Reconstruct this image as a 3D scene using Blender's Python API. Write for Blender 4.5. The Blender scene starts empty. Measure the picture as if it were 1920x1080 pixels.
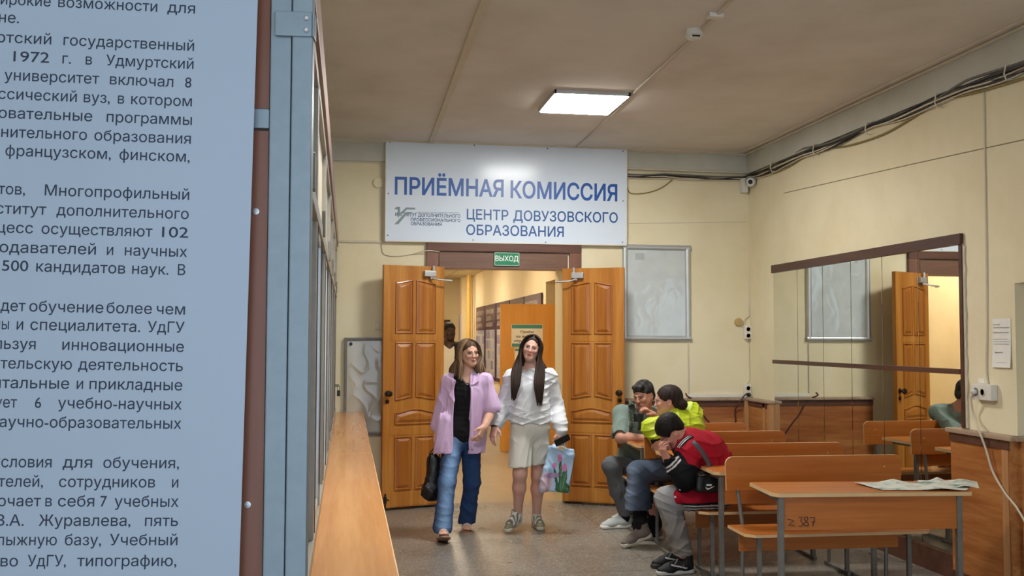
import bpy, bmesh, math, random
import numpy as np
from mathutils import Vector, Matrix, noise as mnoise
random.seed(7)
SC = bpy.context.scene
COL = SC.collection
PI = math.pi

# ------------------------------------------------------------------ camera
FPX = 1900.0                      # focal length in pixels of a 1920 px wide frame
CAM_H = 1.6
_yd = Vector(((650.0-960)/FPX, (540-634.0)/FPX, -1)).normalized()   # corridor axis seen from the camera
_up = Vector((0.011, 1, 0)); _up = (_up - _yd*_up.dot(_yd)).normalized()
_xd = _yd.cross(_up)
CAM_R = Matrix((_xd, _yd, _up))   # rows = world axes in camera space
cam_data = bpy.data.cameras.new('camera'); cam = bpy.data.objects.new('camera', cam_data)
COL.objects.link(cam)
cam_data.sensor_width = 36; cam_data.lens = FPX/1920*36
cam_data.clip_start = 0.05; cam_data.clip_end = 200
cam.matrix_world = Matrix.Translation((0, 0, CAM_H)) @ CAM_R.to_4x4()
SC.camera = cam
CAM_C = Vector((0, 0, CAM_H))
def _ray(px, py): return CAM_R @ Vector(((px-960)/FPX, (540-py)/FPX, -1))
def ay(px, py, Y):                # the point seen at a pixel, on the plane y = Y
    d = _ray(px, py); return CAM_C + d*(Y/d.y)
def ax(px, py, X):
    d = _ray(px, py); return CAM_C + d*(X/d.x)
def az(px, py, Z=0.0):
    d = _ray(px, py); return CAM_C + d*((Z-CAM_H)/d.z)

# ------------------------------------------------------------------ world, exposure
w = bpy.data.worlds.new('world'); SC.world = w; w.use_nodes = True
_bg = w.node_tree.nodes['Background']
_bg.inputs[0].default_value = (0.62, 0.73, 0.88, 1); _bg.inputs[1].default_value = 2.5
SC.view_settings.view_transform = 'Standard'; SC.view_settings.look = 'None'
SC.view_settings.gamma = 1; SC.view_settings.exposure = 0.22
SC.view_settings.use_curve_mapping = False
PANEL_STRENGTH = 66.0             # LED ceiling panels of the hall, the seen and the added one
CORRIDOR_STRENGTH = 38.0           # warm panels of the corridor

# ------------------------------------------------------------------ materials
def lin(c):
    if isinstance(c, str):
        c = [int(c[i:i+2], 16)/255 for i in (0, 2, 4)]
    return tuple((x/12.92 if x <= 0.04045 else ((x+0.055)/1.055)**2.4) for x in c[:3]) + (1,)
def sc4(c, k): return tuple(min(1, x*k) for x in c[:3]) + (1,)
def _pm(name):
    m = bpy.data.materials.new(name); m.use_nodes = True
    nt = m.node_tree; return m, nt, nt.nodes['Principled BSDF']
def _tex(nt, scale=(1, 1, 1), rot=(0, 0, 0)):
    tc = nt.nodes.new('ShaderNodeTexCoord'); mp = nt.nodes.new('ShaderNodeMapping')
    mp.inputs['Scale'].default_value = scale; mp.inputs['Rotation'].default_value = rot
    nt.links.new(tc.outputs['Object'], mp.inputs[0]); return mp
def _ramp(nt, stops):
    r = nt.nodes.new('ShaderNodeValToRGB'); e = r.color_ramp.elements
    while len(e) < len(stops): e.new(0.5)
    for i, (p, c) in enumerate(stops): e[i].position = p; e[i].color = c
    return r
def _noise(nt, src, scale, detail=3, rough=.55):
    n = nt.nodes.new('ShaderNodeTexNoise'); n.inputs['Scale'].default_value = scale
    n.inputs['Detail'].default_value = detail; n.inputs['Roughness'].default_value = rough
    nt.links.new(src.outputs[0], n.inputs['Vector']); return n
def _bump(nt, src, bsdf, strength, dist=.01):
    b = nt.nodes.new('ShaderNodeBump'); b.inputs['Strength'].default_value = strength; b.inputs['Distance'].default_value = dist
    nt.links.new(src, b.inputs['Height']); nt.links.new(b.outputs[0], bsdf.inputs['Normal'])
def mat(name, c, rough=.5, metal=0., var=.06, scale=8., bump=0., spec=.5, coat=0., stretch=(1, 1, 1)):
    m, nt, b = _pm(name); c = lin(c)
    mp = _tex(nt, stretch); n = _noise(nt, mp, scale, 4)
    r = _ramp(nt, [(.3, sc4(c, 1-var)), (.7, sc4(c, 1+var))])
    nt.links.new(n.outputs['Fac'], r.inputs[0]); nt.links.new(r.outputs[0], b.inputs['Base Color'])
    b.inputs['Roughness'].default_value = rough; b.inputs['Metallic'].default_value = metal
    b.inputs['Specular IOR Level'].default_value = spec; b.inputs['Coat Weight'].default_value = coat
    if bump: _bump(nt, n.outputs['Fac'], b, bump)
    return m
def wood(name, c1, c2, c3, axis=2, freq=14., rough=.38, coat=.1, long=.07, spec=.4):
    m, nt, b = _pm(name)
    s = [1, 1, 1]; s[axis] = long
    mp = _tex(nt, s)
    n1 = _noise(nt, mp, freq, 5, .6)
    n2 = _noise(nt, mp, freq*6, 2, .5)
    mx = nt.nodes.new('ShaderNodeMath'); mx.operation = 'MULTIPLY_ADD'
    nt.links.new(n2.outputs['Fac'], mx.inputs[0]); mx.inputs[1].default_value = .3; nt.links.new(n1.outputs['Fac'], mx.inputs[2])
    r = _ramp(nt, [(.42, lin(c1)), (.62, lin(c2)), (.82, lin(c3))])
    nt.links.new(mx.outputs[0], r.inputs[0]); nt.links.new(r.outputs[0], b.inputs['Base Color'])
    b.inputs['Roughness'].default_value = rough; b.inputs['Coat Weight'].default_value = coat
    b.inputs['Specular IOR Level'].default_value = spec
    _bump(nt, n1.outputs['Fac'], b, .08, .004)
    return m
def emit(name, c, strength):
    m, nt, b = _pm(name)
    b.inputs['Base Color'].default_value = lin(c); b.inputs['Emission Color'].default_value = lin(c)
    b.inputs['Emission Strength'].default_value = strength; return m
def vcol(name, rough=.55, bump=0., bscale=60., spec=.4, sss=0., stretch=(1, 1, 1), var=.0):
    m, nt, b = _pm(name)
    a = nt.nodes.new('ShaderNodeAttribute'); a.attribute_name = 'Col'
    mp = _tex(nt, stretch); n = _noise(nt, mp, bscale, 3)
    if var:
        r = _ramp(nt, [(.3, (1-var,)*3+(1,)), (.7, (1,)*4)])
        nt.links.new(n.outputs['Fac'], r.inputs[0])
        mx = nt.nodes.new('ShaderNodeMix'); mx.data_type = 'RGBA'; mx.blend_type = 'MULTIPLY'; mx.inputs[0].default_value = 1
        nt.links.new(a.outputs['Color'], mx.inputs[6]); nt.links.new(r.outputs[0], mx.inputs[7])
        nt.links.new(mx.outputs[2], b.inputs['Base Color'])
    else:
        nt.links.new(a.outputs['Color'], b.inputs['Base Color'])
    b.inputs['Roughness'].default_value = rough; b.inputs['Specular IOR Level'].default_value = spec
    if sss:
        b.inputs['Subsurface Weight'].default_value = sss; b.inputs['Subsurface Radius'].default_value = (.01, .004, .002)
    if bump: _bump(nt, n.outputs['Fac'], b, bump, .003)
    return m

M = {}
def _wall(name, c, c2):
    m, nt, b = _pm(name)
    mp = _tex(nt); n = _noise(nt, mp, 1.3, 5, .6); n2 = _noise(nt, mp, 90, 2)
    r = _ramp(nt, [(.32, lin(c2)), (.6, lin(c))])
    nt.links.new(n.outputs['Fac'], r.inputs[0]); nt.links.new(r.outputs[0], b.inputs['Base Color'])
    b.inputs['Roughness'].default_value = .75; b.inputs['Specular IOR Level'].default_value = .25
    _bump(nt, n2.outputs['Fac'], b, .12, .004); return m
M['wall'] = _wall('wall_paint', 'e2d8b8', 'd8cca8')
M['ceiling'] = _wall('ceiling_paint', 'dcd6ce', 'cfc8be')
M['cornice'] = _wall('cornice_paint', 'c4c4b8', 'b4b3a6')
M['moulding'] = mat('moulding_paint', 'c9c0ab', .6)
M['corridor_wall'] = _wall('corridor_paint', 'eadcbc', 'e2d2ae')
def _floor():
    m, nt, b = _pm('terrazzo')
    mp = _tex(nt); v = nt.nodes.new('ShaderNodeTexVoronoi'); v.inputs['Scale'].default_value = 95
    nt.links.new(mp.outputs[0], v.inputs['Vector'])
    wn = nt.nodes.new('ShaderNodeTexWhiteNoise'); nt.links.new(v.outputs['Color'], wn.inputs['Vector'])
    r = _ramp(nt, [(0, lin('746e65')), (.45, lin('7d776d')), (.8, lin('868076')), (.95, lin('a8a195'))])
    nt.links.new(wn.outputs['Value'], r.inputs[0])
    n = _noise(nt, mp, 1.6, 5)
    rr = _ramp(nt, [(.3, (.88, .87, .85, 1)), (.7, (1, 1, 1, 1))]); nt.links.new(n.outputs['Fac'], rr.inputs[0])
    mx = nt.nodes.new('ShaderNodeMix'); mx.data_type = 'RGBA'; mx.blend_type = 'MULTIPLY'; mx.inputs[0].default_value = 1
    nt.links.new(r.outputs[0], mx.inputs[6]); nt.links.new(rr.outputs[0], mx.inputs[7])
    bk = nt.nodes.new('ShaderNodeTexBrick'); bk.offset = 0
    for k_, v_ in (('Scale', 1.), ('Mortar Size', .004), ('Brick Width', 2.4), ('Row Height', 1.37), ('Mortar Smooth', .1)): bk.inputs[k_].default_value = v_
    bk.inputs['Color1'].default_value = (1, 1, 1, 1); bk.inputs['Color2'].default_value = (.93, .93, .93, 1); bk.inputs['Mortar'].default_value = (.45, .43, .4, 1)
    mp2 = _tex(nt); mp2.inputs['Location'].default_value = (.25, 1.37*6.5-8.24+.685, 0); nt.links.new(mp2.outputs[0], bk.inputs['Vector'])
    m2 = nt.nodes.new('ShaderNodeMix'); m2.data_type = 'RGBA'; m2.blend_type = 'MULTIPLY'; m2.inputs[0].default_value = 1
    nt.links.new(mx.outputs[2], m2.inputs[6]); nt.links.new(bk.outputs['Color'], m2.inputs[7])
    nt.links.new(m2.outputs[2], b.inputs['Base Color'])
    r3 = _ramp(nt, [(.3, (.22,)*3+(1,)), (.7, (.4,)*3+(1,))]); nt.links.new(n.outputs['Fac'], r3.inputs[0])
    nt.links.new(r3.outputs[0], b.inputs['Roughness']); b.inputs['Specular IOR Level'].default_value = .45
    return m
M['floor'] = _floor()
M['corridor_floor'] = mat('corridor_linoleum', '94846a', .35, var=.1, scale=5)
M['desk'] = wood('desk_laminate', 'a4591c', 'b06526', 'be7634', 0, 9, .36, .15, .06)
M['desk_edge'] = mat('desk_edge_band', 'd8b483', .5)
M['counter'] = wood('counter_laminate', 'bd7f46', 'c78a50', 'd1965c', 1, 16, .26, .25, .05)
M['pine'] = wood('door_pine', '9c5f1e', 'ac6e2a', 'bf843c', 2, 11, .36, .2, .05)
M['pine_panel'] = wood('door_pine_panel', '8c4e18', 'a0601f', 'b37431', 2, 11, .34, .25, .05)
M['wainscot'] = wood('wainscot_plywood', '8a4f26', 'a56634', 'bb8048', 1, 9, .4, .12, .1)
M['wainscot_b'] = wood('wainscot_plywood_back', '844a24', '9d6032', 'b37845', 0, 9, .4, .12, .1)
M['cap'] = wood('wainscot_cap', '8f7660', 'a08770', 'b09880', 1, 8, .45)
M['darkwood'] = wood('dark_wood', '4a2c20', '5a382a', '684435', 0, 10, .5)
M['casing'] = wood('casing_wood', '6b4634', '7b5340', '875e4a', 2, 9, .45)
M['lintel'] = wood('lintel_wood', '5e4132', '6e4e3c', '7c5a46', 0, 9, .5)
M['orange_door'] = wood('orange_veneer', 'c98a38', 'd29543', 'da9f50', 2, 6, .35, .2, .05)
M['steel'] = mat('grey_painted_steel', '6f6c66', .45, .3, .12, 20)
M['silver'] = mat('silver_aluminium', 'c3c6c6', .35, .55, .04)
M['chrome'] = mat('chrome', 'd8d6d0', .18, 1., .03)
M['bronze'] = mat('dark_bronze', '3a322a', .35, .8)
M['brass'] = mat('brass', 'c9a24a', .3, 1.)
M['black'] = mat('black_plastic', '161515', .45)
M['white_plastic'] = mat('white_plastic', 'd9d6cc', .45)
M['ivory'] = mat('ivory_plastic', 'd6cbb0', .5)
M['paper'] = mat('paper', 'e4e2da', .7)
M['ink'] = mat('black_ink', '2b2d33', .6)
M['banner'] = mat('printed_vinyl', 'adbccd', .42, var=.02, scale=3)
M['frame_blue'] = mat('blue_grey_powder_coat', '8b9aa3', .42, .15, .05, 30)
M['brown_board'] = wood('brown_laminate', '7a4a35', '86523b', '8f5a42', 2, 9, .4)
M['cable_white'] = mat('cable_white', 'cfc4ae', .55)
M['cable_black'] = mat('cable_black', '1f1d1c', .5)
M['cable_grey'] = mat('cable_grey', '6b6861', .55)
M['cable_olive'] = mat('cable_olive', '85763c', .55)
M['cable_brown'] = mat('cable_brown', '4a2522', .5)
def _mirror():
    m, nt, b = _pm('mirror_glass')
    mp = _tex(nt); n = _noise(nt, mp, 2.2, 4)
    r = _ramp(nt, [(.3, (.76, .78, .74, 1)), (.7, (.84, .85, .81, 1))]); nt.links.new(n.outputs['Fac'], r.inputs[0])
    nt.links.new(r.outputs[0], b.inputs['Base Color']); b.inputs['Metallic'].default_value = 1; b.inputs['Roughness'].default_value = .015
    return m
M['mirror'] = _mirror()
def _glass(name, c, rough=.03, ior=1.3):
    m, nt, b = _pm(name)
    mp = _tex(nt); n = _noise(nt, mp, 4, 3)
    r = _ramp(nt, [(.3, sc4(lin(c), .95)), (.7, lin(c))]); nt.links.new(n.outputs['Fac'], r.inputs[0]); nt.links.new(r.outputs[0], b.inputs['Base Color'])
    b.inputs['Transmission Weight'].default_value = 1
    b.inputs['Roughness'].default_value = rough; b.inputs['IOR'].default_value = ior; return m
M['glass'] = _glass('window_glass', 'e9f0ea')
def _clear():
    m, nt, b = _pm('crumpled_clear_film')
    mp = _tex(nt); n = _noise(nt, mp, 6, 4)
    tr = nt.nodes.new('ShaderNodeBsdfTransparent'); mx = nt.nodes.new('ShaderNodeMixShader')
    out = nt.nodes['Material Output']
    gl = nt.nodes.new('ShaderNodeBsdfGlossy'); gl.inputs['Roughness'].default_value = .12
    r = _ramp(nt, [(.3, (.85, .88, .88, 1)), (.7, (1, 1, 1, 1))]); nt.links.new(n.outputs['Fac'], r.inputs[0]); nt.links.new(r.outputs[0], gl.inputs[0])
    tr.inputs[0].default_value = (.95, .96, .96, 1)
    mx.inputs[0].default_value = .07
    nt.links.new(tr.outputs[0], mx.inputs[1]); nt.links.new(gl.outputs[0], mx.inputs[2]); nt.links.new(mx.outputs[0], out.inputs[0])
    nt.nodes.remove(b); return m
M['film'] = _clear()
M['panel_light'] = emit('led_diffuser', 'fffefa', PANEL_STRENGTH)
M['corridor_light'] = emit('corridor_diffuser', 'ffedd2', CORRIDOR_STRENGTH)

# ------------------------------------------------------------------ object helpers
def tag(o, label=None, cat=None, group=None, kind=None):
    if label: o['label'] = label
    if cat: o['category'] = cat
    if group: o['group'] = group
    if kind: o['kind'] = kind
    return o
def thing(name, label, cat, loc=(0, 0, 0), rz=0., group=None):
    o = bpy.data.objects.new(name, None); COL.objects.link(o); o.empty_display_size = .1
    o.location = loc; o.rotation_euler = (0, 0, rz); return tag(o, label, cat, group)
def copy_tree(o, parent=None):
    c = o.copy(); COL.objects.link(c)
    if parent: c.parent = parent
    for ch in o.children: copy_tree(ch, c)
    return c
class MB:
    def __init__(s, T=None): s.v = []; s.f = []; s.m = []; s.T = T; s.cur = 0
    def add(s, vs, fs):
        o = len(s.v)
        s.v += [tuple(s.T @ Vector(v)) if s.T else tuple(v) for v in vs]
        s.f += [tuple(i+o for i in f) for f in fs]; s.m += [s.cur]*len(fs); return s
    def bm(s, b):
        b.verts.index_update(); r = s.add([v.co.copy() for v in b.verts], [[v.index for v in f.verts] for f in b.faces]); b.free(); return r
    def box(s, x0, x1, y0, y1, z0, z1, bev=0., rot=None, seg=2):
        b = bmesh.new(); bmesh.ops.create_cube(b, size=1)
        c = Vector(((x0+x1)/2, (y0+y1)/2, (z0+z1)/2))
        for v in b.verts:
            v.co = Vector((v.co.x*abs(x1-x0), v.co.y*abs(y1-y0), v.co.z*abs(z1-z0)))
        if bev: bmesh.ops.bevel(b, geom=b.edges[:], offset=min(bev, abs(x1-x0)*.45, abs(y1-y0)*.45, abs(z1-z0)*.45), segments=seg, affect='EDGES', profile=.5)
        for v in b.verts: v.co = (rot @ v.co if rot else v.co) + c
        return s.bm(b)
    def bar(s, a, b_, wx, wy, bev=0.):          # square bar between two points
        a = Vector(a); b_ = Vector(b_); d = b_-a; q = d.to_track_quat('Z', 'Y').to_matrix()
        bb = bmesh.new(); bmesh.ops.create_cube(bb, size=1)
        for v in bb.verts: v.co = Vector((v.co.x*wx, v.co.y*wy, v.co.z*d.length))
        if bev: bmesh.ops.bevel(bb, geom=bb.edges[:], offset=bev, segments=2, affect='EDGES')
        for v in bb.verts: v.co = q @ v.co + (a+b_)/2
        return s.bm(bb)
    def tube(s, pts, r, n=8, cap=True):
        pts = [Vector(p) for p in pts]; k = len(pts); vs = []; fs = []
        rr = r if isinstance(r, (list, tuple)) else [r]*k
        nrm = None
        for i, p in enumerate(pts):
            t = (pts[min(i+1, k-1)]-pts[max(i-1, 0)])
            if t.length < 1e-9: t = Vector((0, 0, 1))
            t.normalize()
            if nrm is None: nrm = t.orthogonal().normalized()
            nrm = (nrm - t*nrm.dot(t)); nrm = nrm.normalized() if nrm.length > 1e-6 else t.orthogonal().normalized()
            bn = t.cross(nrm)
            vs += [p + (nrm*math.cos(2*PI*j/n) + bn*math.sin(2*PI*j/n))*rr[i] for j in range(n)]
        for i in range(k-1):
            for j in range(n): fs.append((i*n+j, i*n+(j+1) % n, (i+1)*n+(j+1) % n, (i+1)*n+j))
        if cap: fs.append(tuple(range(n-1, -1, -1))); fs.append(tuple((k-1)*n+j for j in range(n)))
        return s.add(vs, fs)
    def lathe(s, prof, c=(0, 0, 0), axis='Z', n=24):   # profile [(r, h)], around an axis through c
        vs = []; fs = []; k = len(prof); c = Vector(c)
        R_ = {'Z': Matrix.Identity(3), 'Y': Matrix.Rotation(PI/2, 3, 'X'), '-Y': Matrix.Rotation(PI/2, 3, 'X'), 'X': Matrix.Rotation(-PI/2, 3, 'Y'), '-X': Matrix.Rotation(-PI/2, 3, 'Y')}[axis]
        for r, h in prof:
            for j in range(n): vs.append(c + R_ @ Vector((r*math.cos(2*PI*j/n), r*math.sin(2*PI*j/n), h)))
        for i in range(k-1):
            for j in range(n): fs.append((i*n+j, i*n+(j+1) % n, (i+1)*n+(j+1) % n, (i+1)*n+j))
        fs.append(tuple(range(n-1, -1, -1))); fs.append(tuple((k-1)*n+j for j in range(n)))
        return s.add(vs, fs)
    def prism(s, poly, d0, d1, plane='xz'):     # polygon extruded along the remaining axis
        def P(a, b, d): return {'xz': (a, d, b), 'yz': (d, a, b), 'xy': (a, b, d)}[plane]
        n = len(poly)
        vs = [P(a, b, d0) for a, b in poly] + [P(a, b, d1) for a, b in poly]
        fs = [tuple(range(n)), tuple(range(2*n-1, n-1, -1))] + [(i, i+n, (i+1) % n+n, (i+1) % n) for i in range(n)]
        return s.add(vs, fs)
    def grid(s, fn, nu, nv):
        vs = [fn(i/nu, j/nv) for i in range(nu+1) for j in range(nv+1)]
        fs = [(i*(nv+1)+j, (i+1)*(nv+1)+j, (i+1)*(nv+1)+j+1, i*(nv+1)+j+1) for i in range(nu) for j in range(nv)]
        return s.add(vs, fs)
    def build(s, name, mats, parent=None, smooth=35., loc=None, fix=True):
        me = bpy.data.meshes.new(name); me.from_pydata(s.v, [], s.f)
        mats = mats if isinstance(mats, (list, tuple)) else [mats]
        for m_ in mats: me.materials.append(m_)
        if len(mats) > 1: me.polygons.foreach_set('material_index', s.m)
        if fix:
            b = bmesh.new(); b.from_mesh(me); bmesh.ops.recalc_face_normals(b, faces=b.faces); b.to_mesh(me); b.free()
        if smooth:
            me.polygons.foreach_set('use_smooth', [True]*len(me.polygons)); me.set_sharp_from_angle(angle=math.radians(smooth))
        me.update()
        o = bpy.data.objects.new(name, me); COL.objects.link(o)
        if smooth and len(me.polygons) < 6000: md = o.modifiers.new('normals', 'WEIGHTED_NORMAL'); md.keep_sharp = True; md.weight = 100
        if parent: o.parent = parent
        if loc is not None: o.location = loc
        return o
def recenter(o):                  # put a top-level mesh's origin at the middle of its base
    co = [v.co for v in o.data.vertices]
    c = Vector(((min(v.x for v in co)+max(v.x for v in co))/2, (min(v.y for v in co)+max(v.y for v in co))/2, min(v.z for v in co)))
    for v in o.data.vertices: v.co -= c
    o.location = c; return o
def struct(name, mb, m, parent=None, label=None, smooth=35.):
    o = mb.build(name, m, parent, smooth)
    if not parent: o['kind'] = 'structure'
    return o

# lettering: outlines of the built-in font, cut to a given width and cap height
_tc = {}
from mathutils.geometry import delaunay_2d_cdt
def _inside(p, poly):
    c = False; n = len(poly)
    for i in range(n):
        a = poly[i]; b = poly[i-1]
        if (a[1] > p[1]) != (b[1] > p[1]) and p[0] < (b[0]-a[0])*(p[1]-a[1])/(b[1]-a[1])+a[0]: c = not c
    return c
def _area(q): return sum(q[i-1][0]*q[i][1]-q[i][0]*q[i-1][1] for i in range(len(q)))/2
def _grow(q, d):                  # move an outline outwards (clockwise outlines) or its hole inwards
    n = len(q); out = []
    for i in range(n):
        e0 = Vector((q[i][0]-q[i-1][0], q[i][1]-q[i-1][1])); e1 = Vector((q[(i+1) % n][0]-q[i][0], q[(i+1) % n][1]-q[i][1]))
        if e0.length < 1e-7 or e1.length < 1e-7: out.append(q[i]); continue
        e0.normalize(); e1.normalize(); m_ = Vector((-e0.y-e1.y, e0.x+e1.x)); L = m_.length
        if L < .5: m_ = Vector((-e0.y, e0.x))*2; L = 2
        k = d/max(.5, L/2); m_.normalize(); out.append((q[i][0]+m_.x*k, q[i][1]+m_.y*k))
    return out
def glyphs(body, offset=0.):
    key = (body, offset)
    if key not in _tc:
        cu = bpy.data.curves.new('lettering', 'FONT'); cu.body = body; cu.size = 1
        ob = bpy.data.objects.new('lettering', cu); COL.objects.link(ob)
        dg = bpy.context.evaluated_depsgraph_get(); cc = ob.evaluated_get(dg).to_curve(dg)
        loops = []
        for sp in cc.splines:
            q = []; bp_ = sp.bezier_points; n = len(bp_)
            for i in range(n):
                a = bp_[i]; b = bp_[(i+1) % n]; p0, p1, p2, p3 = a.co, a.handle_right, b.handle_left, b.co
                d_ = p3-p0; st = 1
                if d_.length > 1e-7:
                    dv = max(abs((p1-p0).cross(d_).z), abs((p2-p0).cross(d_).z))/d_.length
                    st = 1 if dv < .003 else 4
                for k in range(st):
                    t = k/st; p_ = p0*(1-t)**3+p1*3*t*(1-t)**2+p2*3*t*t*(1-t)+p3*t**3; q.append((p_.x, p_.y))
            loops.append(q)
        ob.to_curve_clear(); bpy.data.objects.remove(ob); bpy.data.curves.remove(cu)
        hole = set()
        for a, q in enumerate(loops):
            for b, o in enumerate(loops):
                if a != b and _area(q)*_area(o) < 0 and abs(_area(o)) > abs(_area(q)) and sum(_inside(p_, o) for p_ in q) > .9*len(q): hole.add(a)
        outer = [q if _area(q) < 0 else q[::-1] for a, q in enumerate(loops) if a not in hole]
        holes = [q if _area(q) > 0 else q[::-1] for a, q in enumerate(loops) if a in hole]
        if offset: outer_g = [_grow(q, offset) for q in outer]; holes_g = [_grow(q, offset) for q in holes]
        else: outer_g, holes_g = outer, holes
        polys = outer_g+holes_g; P_, E_ = [], []
        for q in polys:
            b0 = len(P_); P_ += [Vector(c) for c in q]; E_ += [(b0+k, b0+(k+1) % len(q)) for k in range(len(q))]
        ov, _, of, _, _, _ = delaunay_2d_cdt(P_, E_, [], 0, 1e-5)
        vs = [(v.x, v.y) for v in ov]; fs = []
        A = np.array([c for q in polys for c in q]); B = np.array([c for q in polys for c in q[1:]+q[:1]])
        for f in of:
            cx_ = sum(ov[k].x for k in f)/len(f); cy_ = sum(ov[k].y for k in f)/len(f)
            s_ = (B[:, 0]-A[:, 0])*(cy_-A[:, 1])-(B[:, 1]-A[:, 1])*(cx_-A[:, 0])
            wn = int(((A[:, 1] <= cy_) & (B[:, 1] > cy_) & (s_ > 0)).sum()-((A[:, 1] > cy_) & (B[:, 1] <= cy_) & (s_ < 0)).sum())
            if wn < 0: fs.append(tuple(f))
        _tc[key] = (vs, fs)
    return _tc[key]
_cap = None
def cap_height():
    global _cap
    if _cap is None: _cap = max(v[1] for v in glyphs('Н')[0])
    return _cap
def letter(mb, body, u0, u1, v0, cap, place, offset=0.):
    """body between u0 and u1 on baseline v0 with capital height cap; place(u, v) -> point"""
    vs, fs = glyphs(body, offset)
    if not vs: return
    x0 = min(v[0] for v in vs); x1 = max(v[0] for v in vs)
    if len(body) == 1 and u1 is not None:
        h_ = (x1-x0)*cap/cap_height()*.46; u0, u1 = (u0+u1)/2-h_, (u0+u1)/2+h_
    if u1 is None: u1 = u0 + (x1-x0)*cap/cap_height()*.92
    kx = (u1-u0)/(x1-x0); ky = cap/cap_height()
    mb.add([place(u0+(x-x0)*kx, v0+y*ky) for x, y in vs], fs)
# ================================================================== the room
YB, XR, ZC = 9.8, 4.05, 3.5
DX0, DX1, DZ = 0.88, 2.10, 2.29          # doorway
struct('floor', MB().box(-2.6, 4.6, -3.2, YB+.1, -.1, 0), M['floor'])
struct('ceiling', MB().box(-2.6, 4.6, -3.2, YB+.35, ZC, ZC+.1), M['ceiling'])
struct('wall_back', MB().box(-2.6, DX0, YB, YB+.35, 0, ZC).box(DX1, 4.6, YB, YB+.35, 0, ZC).box(DX0, DX1, YB, YB+.35, DZ, ZC), M['wall'])
RY, RZ = 5.645, 1.95                     # alcove in the right wall, nearer than this
struct('wall_right', MB().box(XR, XR+.5, RY, YB, 0, ZC).box(XR, XR+.5, -3.2, RY, RZ, ZC).box(XR+.34, XR+.5, -3.2, RY, 0, RZ), M['wall'])
struct('wall_left', MB().box(-2.75, -2.6, -3.2, YB+.35, 0, ZC), M['wall'])

# cornice band and mouldings under the ceiling
mb = MB(); mb.box(XR-.035, XR, -3.2, YB, 3.285, ZC)
struct('trim_1', mb, M['cornice'])
mb = MB(); mb.box(-.6, XR-.035, YB-.035, YB, 3.30, ZC)
struct('trim_2', mb, M['cornice'])
mb = MB()
mb.tube([(XR-.045, -3.2, ZC-.012), (XR-.045, YB-.045, ZC-.012), (-.6, YB-.045, ZC-.012)], .013, 8)
mb.tube([(XR-.115, -3.2, ZC-.004), (XR-.115, YB-.085, ZC-.004), (-.6, YB-.085, ZC-.004)], .011, 8)
mb.tube([(XR-.04, YB-.04, 3.298), (2.76, YB-.04, 3.305)], .01, 8)
struct('trim_3', mb, M['moulding'])
# thin ledges / old conduit lines across the plaster
mb = MB(); mb.box(-.3, .36, YB-.014, YB, 2.515, 2.535); mb.box(-.3, .30, YB-.012, YB, 3.285, 3.30)
struct('trim_4', mb, M['moulding'])
def wall_line(name, pts, r, m):
    return struct(name, MB().tube(pts, r, 6), m)
wall_line('trim_5', [ax(1470, 362, XR-.002), ax(1700, 310, XR-.002), ax(1919, 262, XR-.002)], .0035, mat('wall_seam', '8f8468', .8))
wall_line('trim_6', [ay(1180, 419, YB-.002), ay(1400, 416, YB-.002)], .003, M['moulding'])
mb = MB(); mb.box(3.388, 3.398, YB-.01, YB, 1.05, 1.6)
struct('trim_7', mb, M['moulding'])

# doorway casing and lintel
mb = MB(); mb.box(.755, .868, YB-.045, YB, 0, 2.445, .006); mb.box(2.165, 2.285, YB-.045, YB, 0, 2.445, .006)
struct('trim_8', mb, M['casing'])
mb = MB(); mb.box(.755, 2.285, YB-.05, YB, 2.445, 2.528, .006)
struct('trim_9', mb, M['darkwood'])
mb = MB(); mb.box(.875, 2.15, YB-.025, YB+.02, 2.275, 2.44, .004); mb.box(.868, .9, YB-.02, YB+.3, 0, 2.28); mb.box(2.12, 2.165, YB-.02, YB+.1, 0, 2.28)
struct('trim_10', mb, M['lintel'])

# wainscot: right wall beside the mirror, the corner, and the back wall
WX = XR-.055
mb = MB(); mb.box(WX, XR, RY, 6.26, 0, .985); mb.box(WX, XR, 9.2, YB, 0, .985)
mb.box(XR, XR+.34, RY-.03, RY, 0, .985)
struct('wainscot_right', mb, M['wainscot'])
mb = MB(); mb.box(2.72, WX, YB-.05, YB, 0, .985)
struct('wainscot_back', mb, M['wainscot_b'])
mb = MB()
mb.box(WX-.006, WX, 5.66, 5.72, 0, .985, .002); mb.box(WX-.012, XR, 9.19, 9.235, 0, .985, .003); mb.box(WX-.012, WX, 9.30, 9.345, 0, .985, .003)
mb.box(WX-.045, WX-.002, YB-.1, YB-.05, 0, .985, .003)
struct('trim_11', mb, wood('post_wood', 'a8764a', 'b58456', 'c09062', 2, 9))
mb = MB(); mb.box(WX-.03, XR, RY-.045, 6.28, .985, 1.015, .006); mb.box(WX-.03, XR, 9.18, YB, .985, 1.012, .006)
mb.box(2.72, WX+.01, YB-.085, YB, .985, 1.012, .006); mb.box(WX, XR+.34, RY-.06, RY, .985, 1.015, .006)
struct('trim_12', mb, M['cap'])
mb = MB(); mb.box(WX-.012, WX, RY, 6.26, .93, .985, .002); mb.box(2.72, WX, YB-.062, YB-.05, .93, .985, .002); mb.box(WX-.012, WX, 9.25, YB, .94, .985, .002)
struct('trim_13', mb, M['darkwood'])
mb = MB(); mb.box(WX-.012, WX, 5.66, 6.26, 0, .08); mb.box(2.72, WX, YB-.064, YB-.05, 0, .08); mb.box(XR-.03, XR, 6.26, 9.2, 0, .16)
struct('baseboard_right', mb, M['darkwood'])

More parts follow.
